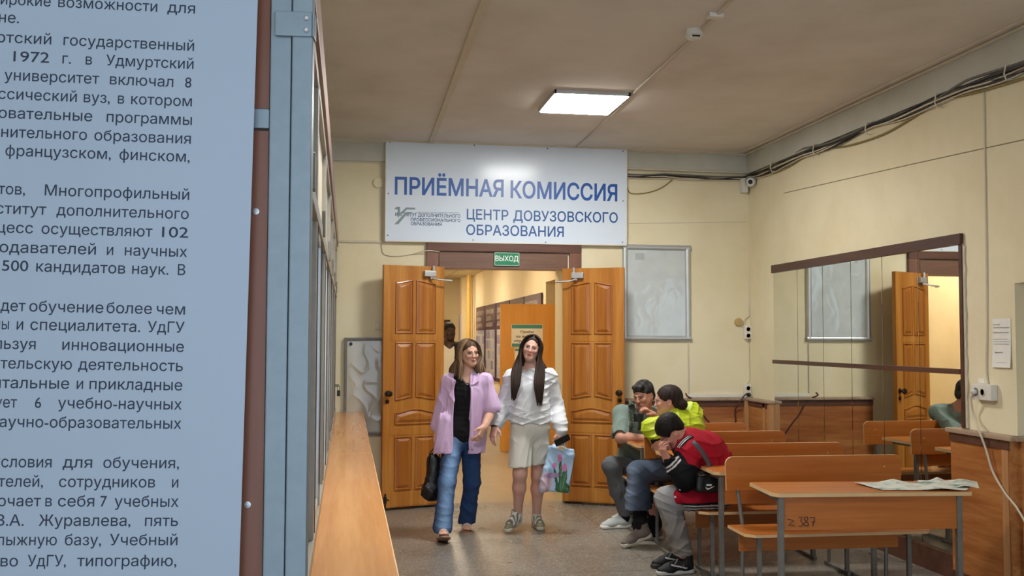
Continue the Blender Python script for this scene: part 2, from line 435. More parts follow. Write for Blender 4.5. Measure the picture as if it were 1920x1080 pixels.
# ------------------------------------------------------------------ corridor behind the doorway
CX, CZ, CY = 2.98, 3.1, 26.0
struct('floor.001', MB().box(.3, 5.2, YB+.1, CY+.2, -.1, 0), M['corridor_floor'])
def _tiles():
    m, nt, b = _pm('ceiling_tiles')
    mp = _tex(nt); bk = nt.nodes.new('ShaderNodeTexBrick'); bk.offset = 0
    for k_, v_ in (('Scale', 1.), ('Mortar Size', .012), ('Brick Width', .6), ('Row Height', .6)): bk.inputs[k_].default_value = v_
    bk.inputs['Color1'].default_value = lin('d9cdb0'); bk.inputs['Color2'].default_value = lin('d2c6a8'); bk.inputs['Mortar'].default_value = lin('a99b7c')
    nt.links.new(mp.outputs[0], bk.inputs['Vector']); nt.links.new(bk.outputs['Color'], b.inputs['Base Color']); b.inputs['Roughness'].default_value = .8
    return m
struct('ceiling.001', MB().box(.3, 5.2, YB+.35, CY+.2, CZ, CZ+.1), _tiles())
struct('wall_corridor_right', MB().box(CX, CX+.25, YB+.35, 14.36, 0, CZ).box(CX, CX+.25, 15.1, CY, 0, CZ).box(CX, CX+.25, 14.36, 15.1, 2.46, CZ), M['corridor_wall'])
struct('wall_corridor_left', MB().box(.45, .6, YB+.35, CY, 0, CZ), M['corridor_wall'])
struct('wall_corridor_end', MB().box(.45, CX+.25, CY, CY+.15, 0, CZ), M['corridor_wall'])
struct('wall_side_room', MB().box(5.0, 5.2, 13.6, 16.2, 0, CZ).box(CX+.25, 5.0, 16, 16.2, 0, CZ).box(CX+.25, 5., 13.5, 13.6, 0, CZ), M['corridor_wall'])
mb = MB(); mb.box(CX-.22, CX, 24.6, 25.0, 0, CZ)
struct('wall_corridor_pier', mb, M['corridor_wall'])
d = struct('door_3', MB().box(.8, 2.62, CY-.05, CY, 0, 2.08, .01), M['darkwood'])
struct('door_handle', MB().box(2.35, 2.5, CY-.1, CY-.05, 1.0, 1.03, .01), M['bronze'], d)

# door standing open into the corridor
d = struct('door_4', MB().box(2.16, 2.975, 14.28, 14.32, .005, 2.095, .003), M['orange_door'])
mb = MB(); mb.box(2.185, 2.225, 14.265, 14.28, .93, 1.17, .006); mb.tube([(2.205, 14.265, 1.11), (2.205, 14.225, 1.11), (2.225, 14.215, 1.11), (2.32, 14.215, 1.105)], .011, 8); mb.lathe([(.014, 0), (.014, .012)], (2.205, 14.265, .98), '-Y', 12)
struct('door_handle', mb, M['brass'], d)

# ------------------------------------------------------------------ double door of carved pine, both leaves open
def inset(poly, d):
    n = len(poly); out = []
    ar = sum(poly[i][0]*poly[(i+1) % n][1]-poly[(i+1) % n][0]*poly[i][1] for i in range(n)); sg = 1 if ar > 0 else -1
    for i in range(n):
        p0, p, p1 = Vector(poly[i-1]), Vector(poly[i]), Vector(poly[(i+1) % n])
        e0 = (p-p0).normalized(); e1 = (p1-p).normalized()
        n0 = Vector((-e0.y, e0.x))*sg; n1 = Vector((-e1.y, e1.x))*sg
        b = (n0+n1); b = b/max(.4, b.length_squared/2) if b.length > 1e-6 else n0
        q = p + b*d; out.append((q.x, q.y))
    return out
def raised(mb, poly, prof):               # nested outlines (inset, height) standing on the plane y = 0 of the door face
    n = len(poly(0)); vs = []; fs = []
    for d_, h_ in prof: vs += [(a, -h_, b) for a, b in poly(d_)]
    for k in range(len(prof)-1):
        for i in range(n): fs.append((k*n+i, k*n+(i+1) % n, (k+1)*n+(i+1) % n, (k+1)*n+i))
    fs.append(tuple((len(prof)-1)*n+i for i in range(n)))
    mb.add(vs, fs)
def panel_poly(u0, u1, z0, z1, top=None, bot=None, n=14):
    p = []
    for i in range(n+1):
        t = i/n; p.append((u0+(u1-u0)*t, z0+(bot(t) if bot else 0)))
    for i in range(n, -1, -1):
        t = i/n; p.append((u0+(u1-u0)*t, z1+(top(t) if top else 0)))
    return p
def pine_leaf(idx, hinge, outer, W=.62, H=2.265, z0=.025):
    u = (Vector((outer[0], outer[1], 0))-Vector((hinge[0], hinge[1], 0))).normalized()
    nrm = Vector((u.y, -u.x, 0))
    if nrm.y > 0: nrm = -nrm
    T = Matrix.Identity(4); T.col[0][:3] = u; T.col[1][:3] = -nrm; T.col[2][:3] = (0, 0, 1); T.translation = (hinge[0], hinge[1], 0)
    body = MB(T); body.box(0, W, 0, .042, z0, z0+H, .004)
    for zz in (.035, .245, .345, .40, .62, .72, .97): pass
    leaf = struct(f'door_{idx}', body, M['pine'])
    Z = lambda f: z0+H*(1-f)
    A = ((1-.478)*W, (1-.19)*W); B = (.145*W, .475*W)
    up = lambda t: .026*(t*t*(3-2*t)); dn = lambda t: .026*(1-t*t*(3-2*t))
    # u grows from the hinge to the outer stile, so column B rises towards larger u and column A towards smaller u
    specs = [(A, .285, .072, dn, None), (B, .285, .072, up, None),
             (A, .562, .32, None, dn), (B, .562, .32, None, up),
             ((B[0], A[1]), .662, .612, lambda t: .034*math.sin(PI*t)**1.5, None),
             (A, .93, .71, None, None), (B, .93, .71, None, None)]
    for (u0, u1), fb, ft, top, bot in specs:
        b = MB(T); raised(b, lambda q: panel_poly(u0+q, u1-q, Z(fb)+q, Z(ft)-q, top, bot), [(0, 0), (.002, .011), (.009, .013), (.013, .003), (.019, .001), (.043, .013), (.048, .014)])
        b.build('door_panel', M['pine_panel'], leaf, 25)
    b = MB(T)                             # mid rails glued on, with soft edges
    b.box(W*.12, W*.87, -.003, .001, Z(.315), Z(.29), .002); b.box(W*.12, W*.87, -.003, .001, Z(.705), Z(.672), .002)
    b.box(W*.12, W*.87, -.003, .001, Z(.995), Z(.94), .002)
    b.build('rail', M['pine'], leaf)
    kz = 1.085
    b = MB(T); b.lathe([(.027, 0), (.027, .006), (.012, .01), (.012, .03), (.024, .04), (.03, .055), (.026, .07), (.012, .075)], (W*.93, 0, kz), '-Y', 18)
    b.build('door_knob', M['bronze'], leaf)
    b = MB(T); b.lathe([(.02, 0), (.02, .004)], (W*.93, 0, kz-.075), '-Y', 14); b.build('keyhole_plate', M['bronze'], leaf)
    b = MB(T); b.box(W*.17, W*.36, -.05, 0, Z(.045), Z(.02), .006); b.lathe([(.012, 0), (.012, .05)], (W*.20, -.025, Z(.02)), 'Z', 10)
    b.lathe([(.015, 0), (.015, .015)], (W*.36, -.025, Z(.032)), 'X', 12)
    cl = b.build('door_closer', M['silver'], leaf)
    b = MB(T); b.lathe([(.014, -.02), (.014, 0)], (W*.24, -.03, Z(.045)), 'Z', 10)
    b.tube([(W*.24, -.03, Z(.048)), (W*.18, -.075, Z(.056)), (W*.14, -.09, Z(.058)), (-.03, -.10, Z(.06)), (-.05, -.05, Z(.062))], .0085, 6)
    b.build('closer_arm', M['silver'], leaf)
    return leaf, T, Z, W
d1, T1, Zf, WL = pine_leaf(1, (.925, 9.735), (.337, 9.535))
b = MB(T1); b.tube([(WL*.955, -.012, .16), (WL*.955, -.012, .02)], .008, 8); b.box(WL*.93, WL*.98, -.012, 0, .07, .13, .003); b.tube([(WL*.955, -.012, .12), (WL*.92, -.05, .1)], .006, 6)
b.build('floor_bolt', M['black'], d1)
po = ay(1173, 957, 9.43)
d2, T2, _, _ = pine_leaf(2, (2.085, 9.735), (po.x, 9.43))

# ------------------------------------------------------------------ cloakroom counter with its glazed partition
PX = -.1
ys = [2.15+i*1.27 for i in range(7)]
for i in range(6):
    y0, y1 = ys[i], ys[i+1]; ym = (y0+y1)/2
    wnd = MB()
    for a, b_ in ((y0, y0+.035), (y1-.035, y1)): wnd.box(PX-.05, PX, a, b_, .92, 2.47, .003)
    wnd.box(PX-.045, PX+.004, y0, y1, .905, .945, .003); wnd.box(PX-.05, PX+.004, y0, y1, 1.985, 2.035, .003); wnd.box(PX-.05, PX, y0, y1, 2.43, 2.47, .003)
    fr = struct(f'window_{i+1}', wnd, mat('partition_paint', '9a958a', .4, .2, .08, 20) if 'part' not in M else M['part'])
    M['part'] = fr.data.materials[0]
    for a, b_, off in ((y0+.035, ym+.02, 0), (ym-.02, y1-.035, -.022)):
        s = MB()
        s.box(PX-.022+off, PX-.004+off, a, a+.03, .945, 1.985, .002); s.box(PX-.022+off, PX-.004+off, b_-.03, b_, .945, 1.985, .002)
        s.box(PX-.022+off, PX-.004+off, a, b_, .945, .98, .002); s.box(PX-.022+off, PX-.004+off, a, b_, 1.955, 1.985, .002)
        sh = struct('window_sash', s, M['silver'], fr)
        g = MB(); g.box(PX-.001+off, PX+.002+off, a+.024, a+.034, .95, 1.98); g.box(PX-.001+off, PX+.002+off, b_-.036, b_-.026, .95, 1.98)
        struct('gasket', g, M['black'], sh)
        struct('pane', MB().box(PX-.015+off, PX-.010+off, a+.028, b_-.028, .97, 1.965), M['glass'], sh)
    struct('upper_panel', MB().box(PX-.03, PX-.018, y0+.03, y1-.03, 2.03, 2.44), M['ivory'], fr)
    struct('latch', MB().box(PX, PX+.012, ym-.03, ym+.03, 2.0, 2.1, .003), M['steel'], fr)
struct('trim_14', MB().box(PX-.06, PX+.012, 2.15, 9.78, 2.47, 2.60, .004), wood('fascia_wood', '6e4a38', '7c5643', '8a6350', 1, 9))
struct('trim_15', MB().box(PX-.08, PX-.02, 2.02, 9.78, 0, .905), M['ivory'])

ct = thing('counter', 'long narrow orange wood-look counter along the glazed partition on the left', 'counter', (.03, 5.6, 0))
def at(o, mb_, name, m, **k):             # a part given in world coordinates, parented to a thing that stands at o.location
    ob = mb_.build(name, m, o, **k); ob.matrix_parent_inverse = o.matrix_basis.inverted()
    return ob
bpy.context.view_layer.update()
for a, b_, dx in ((2.0, 6.27, 0), (6.272, 7.35, .002), (7.352, 9.78, -.002)):
    at(ct, MB().box(PX-.012, .158+dx, a, b_, .878, .902+dx, .003), 'worktop', M['counter'])
at(ct, MB().box(.08, .1, 2.0, 9.78, .06, .878), 'front_panel', M['counter'])
at(ct, MB().box(.157, .1605, 2.0, 9.78, .88, .901), 'edge_band', M['desk_edge'])
# ================================================================== information stand in the foreground
FY = 1.9
st = thing('information_stand', 'tall blue-grey metal stand with a white printed text panel in the left foreground', 'information stand', (-.5, FY, 0))
bpy.context.view_layer.update()
FT = Matrix.Translation((-.107, FY, 0)) @ Matrix.Rotation(math.radians(-3.8), 4, 'Z') @ Matrix.Translation((.107, -FY, 0))
def stand(mb_, name, m, **k):
    mb_.v = [tuple(FT @ Vector(v)) for v in mb_.v]; return at(st, mb_, name, m, **k)
stand(MB().box(-.146, -.107, FY, FY+.04, 0, 2.75, .004), 'post', M['frame_blue'])
stand(MB().box(-.106, -.068, FY-.004, FY+.036, 0, 2.75, .004), 'post', M['frame_blue'])
stand(MB().box(-1.16, -1.08, FY, FY+.04, 0, 2.75, .004), 'post', M['frame_blue'])
stand(MB().box(-1.08, -.146, FY+.002, FY+.03, 1.987, 2.024, .003), 'crossbar', M['frame_blue'])
stand(MB().box(-1.08, -.146, FY+.002, FY+.03, .30, .337, .003), 'crossbar', M['frame_blue'])
bk_ = MB(); bk_.box(-.137, -.069, FY-.010, FY-.004, 2.158, 2.205, .003); bk_.box(-.069, -.0645, FY-.01, FY+.03, 2.158, 2.205, .002)
br = stand(bk_, 'bracket', M['frame_blue'])
for z in (2.192, 2.170):
    rv = MB(); rv.lathe([(.0055, 0), (.005, .002), (.003, .0035)], (-.079, FY-.010, z), '-Y', 14)
    rv.v = [tuple(FT @ Vector(v)) for v in rv.v]; o = rv.build('rivet', M['silver'], br)
stand(MB().box(-1.075, -.148, FY+.012, FY+.028, 2.026, 2.74), 'back_board', M['brown_board'])
stand(MB().box(-1.075, -.148, FY+.012, FY+.028, .34, 1.984), 'back_board', M['brown_board'])
# printed sheet: hangs a little askew
bo = ay(466, 540, FY-.012)
byaw, broll = math.radians(-3.8), .0163
bu = Vector((math.cos(byaw)*math.cos(broll), math.sin(byaw), -math.sin(broll))).normalized()
bn = Vector((-math.sin(byaw)*-1, -1, 0)); bn = (bn - bu*bn.dot(bu)).normalized(); bv = bn.cross(bu)*1.0
if bv.z < 0: bv = -bv
def bp(u, v, h=0.): return bo + bu*u + bv*v + bn*h
def bpix(px, py):                         # panel coordinates of what is printed at a point of the view
    d_ = _ray(px, py); t = (bo-CAM_C).dot(bn)/d_.dot(bn); q = CAM_C + d_*t - bo
    return q.dot(bu), q.dot(bv)
u0_ = bpix(485, 0)[0]; u1_ = bpix(447, 1080)[0]; ue = (u0_+u1_)/2
sh = MB(); vs = [bp(a, b_, h) for h in (0, .0015) for a, b_ in ((-.95, -1.0), (ue, -1.0), (ue, 1.05), (-.95, 1.05))]
sh.add(vs, [(0, 1, 2, 3), (4, 7, 6, 5), (0, 4, 5, 1), (1, 5, 6, 2), (2, 6, 7, 3), (3, 7, 4, 0)])
sheet = at(st, sh, 'printed_sheet', M['banner'])
tx = MB()
LINES = [  # (baseline y at the right end, [(word, x0, x1) in pixels])
 (26, [('широкие', -22, 95), ('возможности', 109, 295), ('для', 314, 366)]), (44, [('стране.', -68, 36)]),
 (96, [('Удмуртский', -90, 96), ('государственный', 119, 364)]), (130, [('1972', 25, 92), ('г.', 117, 133), ('в', 160, 173), ('Удмуртский', 199, 363)]),
 (165, [('университет', 8, 186), ('включал', 206, 325), ('8', 345, 361)]), (200, [('классический', -52, 144), ('вуз,', 157, 206), ('в', 221, 233), ('котором', 246, 360)]),
 (235, [('образовательные', -92, 173), ('программы', 200, 360)]), (270, [('дополнительного', -88, 163), ('образования', 177, 358)]),
 (304, [('французском,', 10, 208), ('финском,', 224, 356)]), (375, [('институтов,', -110, 47), ('Многопрофильный', 84, 355)]),
 (411, [('институт', -44, 87), ('дополнительного', 106, 354)]), (446, [('процесс', -60, 62), ('осуществляют', 78, 286), ('102', 304, 353)]),
 (482, [('преподавателей', -78, 180), ('и', 198, 215), ('научных', 234, 351)]), (516, [('500', 4, 53), ('кандидатов', 68, 235), ('наук.', 248, 316), ('В', 332, 349)]),
 (590, [('ведет', -30, 48), ('обучение', 55, 194), ('более', 200, 285), ('чем', 294, 347)]), (624, [('программы', -110, 17), ('и', 29, 46), ('специалитета.', 57, 263), ('УдГУ', 277, 346)]),
 (660, [('используя', -78, 67), ('инновационные', 117, 345)]), (696, [('исследовательскую', -150, 135), ('деятельность', 147, 343)]),
 (732, [('фундаментальные', -152, 130), ('и', 142, 158), ('прикладные', 168, 342)]), (768, [('существует', -118, 32), ('6', 63, 80), ('учебно-научных', 109, 341)]),
 (804, [('научно-образовательных', -17, 340)]), (878, [('условия', -14, 97), ('для', 118, 173), ('обучения,', 194, 336)]),
 (914, [('учителей,', -52, 81), ('сотрудников', 111, 291), ('и', 321, 336)]), (950, [('включает', -60, 77), ('в', 85, 98), ('себя', 109, 177), ('7', 187, 202), ('учебных', 215, 335)]),
 (986, [('В.А.', -8, 45), ('Журавлева,', 73, 245), ('пять', 272, 334)]), (1022, [('лыжную', -6, 107), ('базу,', 122, 190), ('Учебный', 206, 333)]),
 (1061, [('хозяйство', -120, 34), ('УдГУ,', 52, 124), ('типографию,', 145, 331)])]
capb = 21/1000.*.94
for yb, words in LINES:
    xr = words[-1][2]; vb = bpix(xr, yb)[1]
    for wd, x0, x1 in words:
        a = bpix(x0, yb)[0]; c = bpix(x1, yb)[0]
        letter(tx, wd, a, c, vb, capb, lambda u, v: bp(u, v, .0018), .004)
tx.build('lettering', mat('navy_ink', '252f45', .6), sheet, 0, fix=False)
for py, px in ((396, 479), (947, 463)):
    q = ay(px, py, FY+.011); sc = MB(); sc.lathe([(.0065, 0), (.006, .0025), (.0025, .003), (.002, .001)], (q.x, FY+.012, q.z), '-Y', 16)
    stand(sc, 'screw', M['silver'])

# ================================================================== boards and signs on the back wall
sg = thing('sign_board', 'large white admissions sign with blue lettering above the double doors', 'sign', (1.55, YB-.03, 2.53))
bpy.context.view_layer.update()
SX0, SX1, SZ0, SZ1, SY = .353, 2.743, 2.532, 3.497, YB-.055
def _signmat():
    m, nt, b = _pm('sign_plastic')
    mp = _tex(nt); n = _noise(nt, mp, 3, 3)
    r = _ramp(nt, [(.3, lin('d4e0ee')), (.7, lin('d9e4f0'))]); nt.links.new(n.outputs['Fac'], r.inputs[0]); nt.links.new(r.outputs[0], b.inputs['Base Color'])
    b.inputs['Roughness'].default_value = .19; b.inputs['Specular IOR Level'].default_value = .3
    n2 = _noise(nt, _tex(nt, (1, 1, 6)), 5, 2); _bump(nt, n2.outputs['Fac'], b, .015, .004); return m
at(sg, MB().box(SX0, SX1, SY, YB, SZ0, SZ1, .004), 'board', _signmat())
e = MB()
for a in ((SX0-.004, SX0+.008, SZ0-.004, SZ1+.002), (SX1-.008, SX1+.004, SZ0-.004, SZ1+.002)): e.box(a[0], a[1], SY-.004, YB, a[2], a[3], .002)
e.box(SX0, SX1, SY-.004, YB, SZ0-.006, SZ0+.008, .002); e.box(SX0, SX1, SY-.004, YB, SZ1-.008, SZ1+.002, .002)
at(sg, e, 'edge_profile', M['white_plastic'])
def spix(px, py): q = ay(px, py, SY); return q.x, q.z
def sign_text(items, m, name='lettering'):
    t_ = MB()
    for s_, x0, x1, ybl, capx, off in items:
        a = spix(x0, ybl[0]); c = spix(x1, ybl[1]); sl = (c[1]-a[1])/(c[0]-a[0])
        letter(t_, s_, a[0], c[0], 0, capx/196., lambda u, v: Vector((u, SY-.0008, a[1]+(u-a[0])*sl+v)), off)
    ob = t_.build(name, m, sg, 0, fix=False); ob.matrix_parent_inverse = sg.matrix_basis.inverted(); return ob
M['blue_ink'] = mat('blue_vinyl', '1f56a6', .35); M['blue_ink2'] = mat('blue_vinyl_small', '1d4f8c', .35); M['navy'] = mat('navy_vinyl', '26466f', .4)
sign_text([('ПРИЁМНАЯ', 740, 944, (364, 369), 32, .022), ('КОМИССИЯ', 957, 1157, (370.5, 377), 32, .022)], M['blue_ink'])
sign_text([('ЦЕНТР', 875, 953, (411, 413), 19.5, .014), ('ДОВУЗОВСКОГО', 962, 1158, (413.5, 417.5), 19.5, .014), ('ОБРАЗОВАНИЯ', 874, 1057, (440, 444), 19.5, .014)], M['blue_ink2'])
sign_text([('ИНСТИТУТ ДОПОЛНИТЕЛЬНОГО', 741, 863, (405, 408.5), 6.6, .02), ('ПРОФЕССИОНАЛЬНОГО', 770, 863, (414.5, 416.5), 6, .02), ('ОБРАЗОВАНИЯ', 770, 828, (422, 423.5), 6, .02)], M['navy'])
sign_text([('УДМУРТСКИЙ ГОСУДАРСТВЕННЫЙ УНИВЕРСИТЕТ', 781, 861, (399, 400.2), 1.8, .0)], M['ink'])
lg = MB()
for poly in ([(739, 392.5), (743, 388), (750, 388), (750, 399), (755, 395), (752, 400), (746, 409.5), (745.3, 392.5)],
             [(752, 398.5), (761, 389), (779, 389.5), (777.5, 393), (763, 392.8), (757, 399)],
             [(739, 420.8), (754, 404.5), (762, 397.5), (773, 398), (771, 401.2), (763, 401), (747, 420.5)]):
    lg.prism([(lambda q: (q[0], q[1]))(spix(*p)) for p in poly], SY-.0009, SY-.0001)
at(sg, lg, 'emblem', mat('grey_green_emblem', '7f9292', .4))
for px, py in ((731, 267), (889, 273), (1026, 279), (1167, 284), (728, 363), (1168, 377), (727, 441), (887, 450), (1023, 454), (1167, 454)):
    q = ay(px, py, SY); s_ = MB(); s_.lathe([(.007, 0), (.0065, .002), (.003, .0035)], (q.x, SY, q.z), '-Y', 12); at(sg, s_, 'screw', M['steel'])

sg.rotation_euler.x = .020              # leans out a little at the top
ex = thing('exit_sign', 'small green exit sign with white lettering on the lintel over the doorway', 'sign', (1.54, YB-.03, 2.31))
bpy.context.view_layer.update()
EX0, EX1, EZ0, EZ1, EY = 1.411, 1.663, 2.308, 2.442, YB-.045
at(ex, MB().box(EX0, EX1, EY, YB-.025, EZ0, EZ1, .006), 'plate', mat('exit_green', '0f7d4f', .35))
t_ = MB(); letter(t_, 'ВЫХОД', EX0+.012, EX1-.012, EZ0+.048, .052, lambda u, v: Vector((u, EY-.001, v)), .014)
ob = t_.build('lettering', mat('exit_white', 'e6efe8', .5), ex, 0, fix=False); ob.matrix_parent_inverse = ex.matrix_basis.inverted()
e = MB()
e.box(EX0+.004, EX1-.004, EY-.0012, EY, EZ0+.004, EZ0+.008); e.box(EX0+.004, EX1-.004, EY-.0012, EY, EZ1-.008, EZ1-.004); e.box(EX0+.004, EX0+.008, EY-.0012, EY, EZ0+.004, EZ1-.004); e.box(EX1-.008, EX1-.004, EY-.0012, EY, EZ0+.004, EZ1-.004)
at(ex, e, 'border', mat('exit_border', 'cfe0d4', .5))

def film(mb, x0, x1, z0, z1, y, amp, seed, nu=70, nv=90):
    def fn(u, v):
        x = x0+(x1-x0)*u; z = z0+(z1-z0)*v
        p = Vector((x*3.1+seed, z*2.3, seed*.7))
        r = 1-abs(mnoise.noise(p))*2.2; r2 = 1-abs(mnoise.noise(p*2.7+Vector((5, 1, 2))))*2
        ed = min(1, min(u, 1-u, v, 1-v)*8)
        return (x, y-.004-amp*ed*(max(0, r)**3*.8+max(0, r2)**4*.35), z)
    return mb.grid(fn, nu, nv)
# framed noticeboard right of the doors
nb = thing('notice_board', 'empty white noticeboard in a rounded silver frame under crumpled clear film on back wall', 'noticeboard', (3.07, YB-.02, 1.578))
bpy.context.view_layer.update()
X0, X1, Z0, Z1 = 2.708, 3.418, 1.578, 2.548
at(nb, MB().box(X0+.02, X1-.02, YB-.015, YB, Z0+.02, Z1-.02), 'panel', mat('board_white', 'cdd3d3', .5))
r_ = .03
for a, b_ in (((X0+r_, Z0+r_), (X0+r_, Z1-r_)), ((X1-r_, Z0+r_), (X1-r_, Z1-r_)), ((X0, Z0+r_), (X1, Z0+r_)), ((X0, Z1-r_), (X1, Z1-r_))):
    f_ = MB(); f_.tube([(a[0], YB-.006, a[1]), (b_[0], YB-.006, b_[1])], .03, 16); at(nb, f_, 'frame', M['silver'])
at(nb, film(MB(), X0+.045, X1-.045, Z0+.045, Z1-.045, YB-.018, .006, 3.3), 'plastic_film', M['film'], fix=False)
q = ay(1200, 481, YB-.02); at(nb, MB().box(q.x-.045, q.x+.045, YB-.017, YB-.015, q.z-.03, q.z+.035), 'sticker', mat('grey_paper', 'b4b9b8', .6))
# low case half hidden behind the left leaf
lb = thing('notice_board', 'low empty display case with thin dark frame and crumpled film behind the left door leaf', 'noticeboard', (.4, YB-.02, .70))
bpy.context.view_layer.update()
X0, X1, Z0, Z1 = .0, .72, .70, 1.585
at(lb, MB().box(X0, X1, YB-.02, YB, Z0, Z1), 'panel', mat('case_back', 'b9ad93', .5))
f_ = MB()
for a in ((X0-.02, X0+.005, Z0-.02, Z1+.02), (X1-.005, X1+.02, Z0-.02, Z1+.02)): f_.box(a[0], a[1], YB-.04, YB, a[2], a[3], .004)
f_.box(X0, X1, YB-.04, YB, Z0-.02, Z0+.005, .004); f_.box(X0, X1, YB-.04, YB, Z1-.005, Z1+.02, .004)
at(lb, f_, 'frame', M['steel'])
at(lb, film(MB(), X0+.01, X1-.01, Z0+.01, Z1-.01, YB-.022, .008, 9.1), 'plastic_film', M['film'], fix=False)
c_ = MB(); c_.lathe([(.016, 0), (.016, .01), (.006, .012)], (.04, YB-.022, 1.545), '-Y', 12); at(lb, c_, 'lock', M['black'])

# ================================================================== things on the walls and the ceiling
def small(name, label, cat, mb, m, group=None):
    return tag(recenter(mb.build(name, m)), label, cat, group)
# sockets and boxes
def socket(name, label, p, facing, parts, plug=None):
    """parts: number of outlets; facing 'y' = on back wall, 'x' = on right wall"""
    o = thing(name, label, 'socket', p); bpy.context.view_layer.update()
    wd, ht, dp = (.075, .14, .045) if facing == 'y' else (.045, .11, .20)
    if facing == 'y':
        o_ = MB().box(p[0]-wd/2, p[0]+wd/2, p[1]-dp, p[1], p[2]-ht/2, p[2]+ht/2, .008); at(o, o_, 'housing', M['white_plastic'])
        for k in range(parts):
            zc = p[2]+(.03 if k == 0 else -.035)
            r = MB(); r.lathe([(.026, 0), (.026, .004), (.021, .004), (.020, -.008), (.004, -.008)], (p[0], p[1]-dp, zc), '-Y', 20); a_ = at(o, r, 'outlet', M['ivory'])
            h_ = MB()
            for s_ in (-1, 1): h_.lathe([(.003, 0), (.003, .001)], (p[0]+s_*.008, p[1]-dp+.0065, zc+s_*.006), '-Y', 8)
            hh = h_.build('hole', M['black'], a_)
    else:
        o_ = MB().box(p[0]-dp_(), p[0], p[1]-.11, p[1]+.09, p[2]-.052, p[2]+.052, .008); at(o, o_, 'housing', M['white_plastic'])
        for k in range(parts):
            yc = p[1]+.045-.07*k
            r = MB(); r.lathe([(.026, 0), (.026, .004), (.021, .004), (.020, -.008), (.004, -.008)], (p[0]-dp_(), yc, p[2]), '-X', 20); at(o, r, 'outlet', mat('socket_grey', '6d6a64', .5) if k == 0 else M['ivory'])
    return o
def dp_(): return .05
p1 = ay(1400, 623, YB); s1 = socket('wall_socket', 'white double socket under the round junction box on back wall near the corner', (p1.x, YB, p1.z), 'y', 2)
p2 = ay(1400, 733, YB); s2 = socket('wall_socket', 'white double socket just above the wainscot corner with a black plug in it', (p2.x, YB, p2.z), 'y', 2)
p3 = ax(1851, 735, XR); s3 = socket('wall_socket', 'white triple socket box on right wall below the paper notice', (XR, p3.y, p3.z), 'x', 2)
q = ax(1840, 714, XR); small('wall_sticker', 'tiny paper number label on right wall above the triple socket', 'label', MB().box(XR-.001, XR, q.y-.03, q.y+.03, q.z-.015, q.z+.015), M['paper'])
p4 = ay(1384, 604, YB); mb = MB(); mb.lathe([(.042, 0), (.042, .018), (.036, .026), (.008, .028)], (p4.x, YB, p4.z), '-Y', 20)
jb = small('junction_box', 'round cream junction box on back wall beside the corner cable', 'junction box', mb, mat('old_box', 'b79c63', .5))
q = ay(712, 611, YB); mb = MB(); mb.box(q.x-.04, q.x+.04, YB-.02, YB, q.z-.04, q.z+.04, .006); mb.box(q.x-.02, q.x+.02, YB-.025, YB-.018, q.z-.03, q.z+.03, .003)
small('light_switch', 'old cream light switch on back wall left of the left door leaf', 'switch', mb, M['ivory'])
q = ay(709, 343, YB); mb = MB(); mb.lathe([(.05, 0), (.05, .012), (.045, .016), (.03, .017)], (q.x, YB, q.z), '-Y', 24)
small('blank_cover', 'round painted-over cover plate on back wall left of the big sign', 'cover plate', mb, M['wall'])

# security camera in the corner
cm = thing('security_camera', 'white security camera in the corner below the cable bundle', 'security camera', (XR-.05, YB-.06, 3.10)); bpy.context.view_layer.update()
at(cm, MB().box(XR-.10, XR-.035, YB-.08, YB, 3.09, 3.24, .012), 'bracket', M['white_plastic'])
T = Matrix.Translation((XR-.045, YB-.16, 3.185)) @ Matrix.Rotation(-.45, 4, 'Z') @ Matrix.Rotation(.12, 4, 'X')
b = MB(T); b.lathe([(.02, -.09), (.048, -.085), (.05, .04), (.044, .05), (.04, .045), (.03, .042)], (0, 0, 0), '-Y', 24); at(cm, b, 'housing', M['white_plastic'])
b = MB(T); b.lathe([(.022, .04), (.022, .052), (.014, .058), (.004, .06)], (0, 0, 0), '-Y', 18); at(cm, b, 'lens', M['black'])
b = MB(T); b.lathe([(.052, 0), (.054, .07), (.05, .072), (.05, 0)], (0, 0, .004), '-Y', 24); at(cm, b, 'sun_shield', M['white_plastic'])

# smoke detector, clip box, surface conduits on the ceiling
q = az(1301, 56, ZC); sd = thing('smoke_detector', 'white round smoke detector on the ceiling beside the thin conduit', 'smoke detector', (q.x, q.y, ZC-.05)); bpy.context.view_layer.update()
b = MB(); b.lathe([(.052, ZC), (.055, ZC-.02), (.055, ZC-.036), (.045, ZC-.042), (.042, ZC-.056), (.03, ZC-.062), (.01, ZC-.063)][::-1], (q.x, q.y, 0), 'Z', 28); at(sd, b, 'housing', M['white_plastic'])
b = MB(); b.box(q.x-.024, q.x+.024, q.y-.046, q.y-.038, ZC-.054, ZC-.044); at(sd, b, 'sensor_slot', M['black'])
q = az(1341, 25, ZC); small('junction_box', 'small white clip box on the ceiling conduit beyond the smoke detector', 'junction box', MB().box(q.x-.045, q.x+.045, q.y-.03, q.y+.03, ZC-.028, ZC, .006), M['white_plastic'])
a = az(905, 0, ZC); c = az(808, 266, ZC)
small('cable_trunking', 'wide flat cable trunking running along the ceiling to the sign', 'cable trunking', MB().bar((a.x-.005, 4.0, ZC-.009), (c.x, YB-.08, ZC-.009), .05, .018, .002), M['moulding'])
a = az(1370, 0, ZC); c = az(1084, 273, ZC)
pts = [Vector((a.x+(c.x-a.x)*(y-a.y)/(c.y-a.y)+.006*math.sin(y*2.3), y, ZC-.008)) for y in [4+.3*i for i in range(20)] if y < YB-.08]
small('conduit', 'thin white conduit crossing the ceiling past the smoke detector and light', 'conduit', MB().tube(pts, .011, 8), M['moulding'])

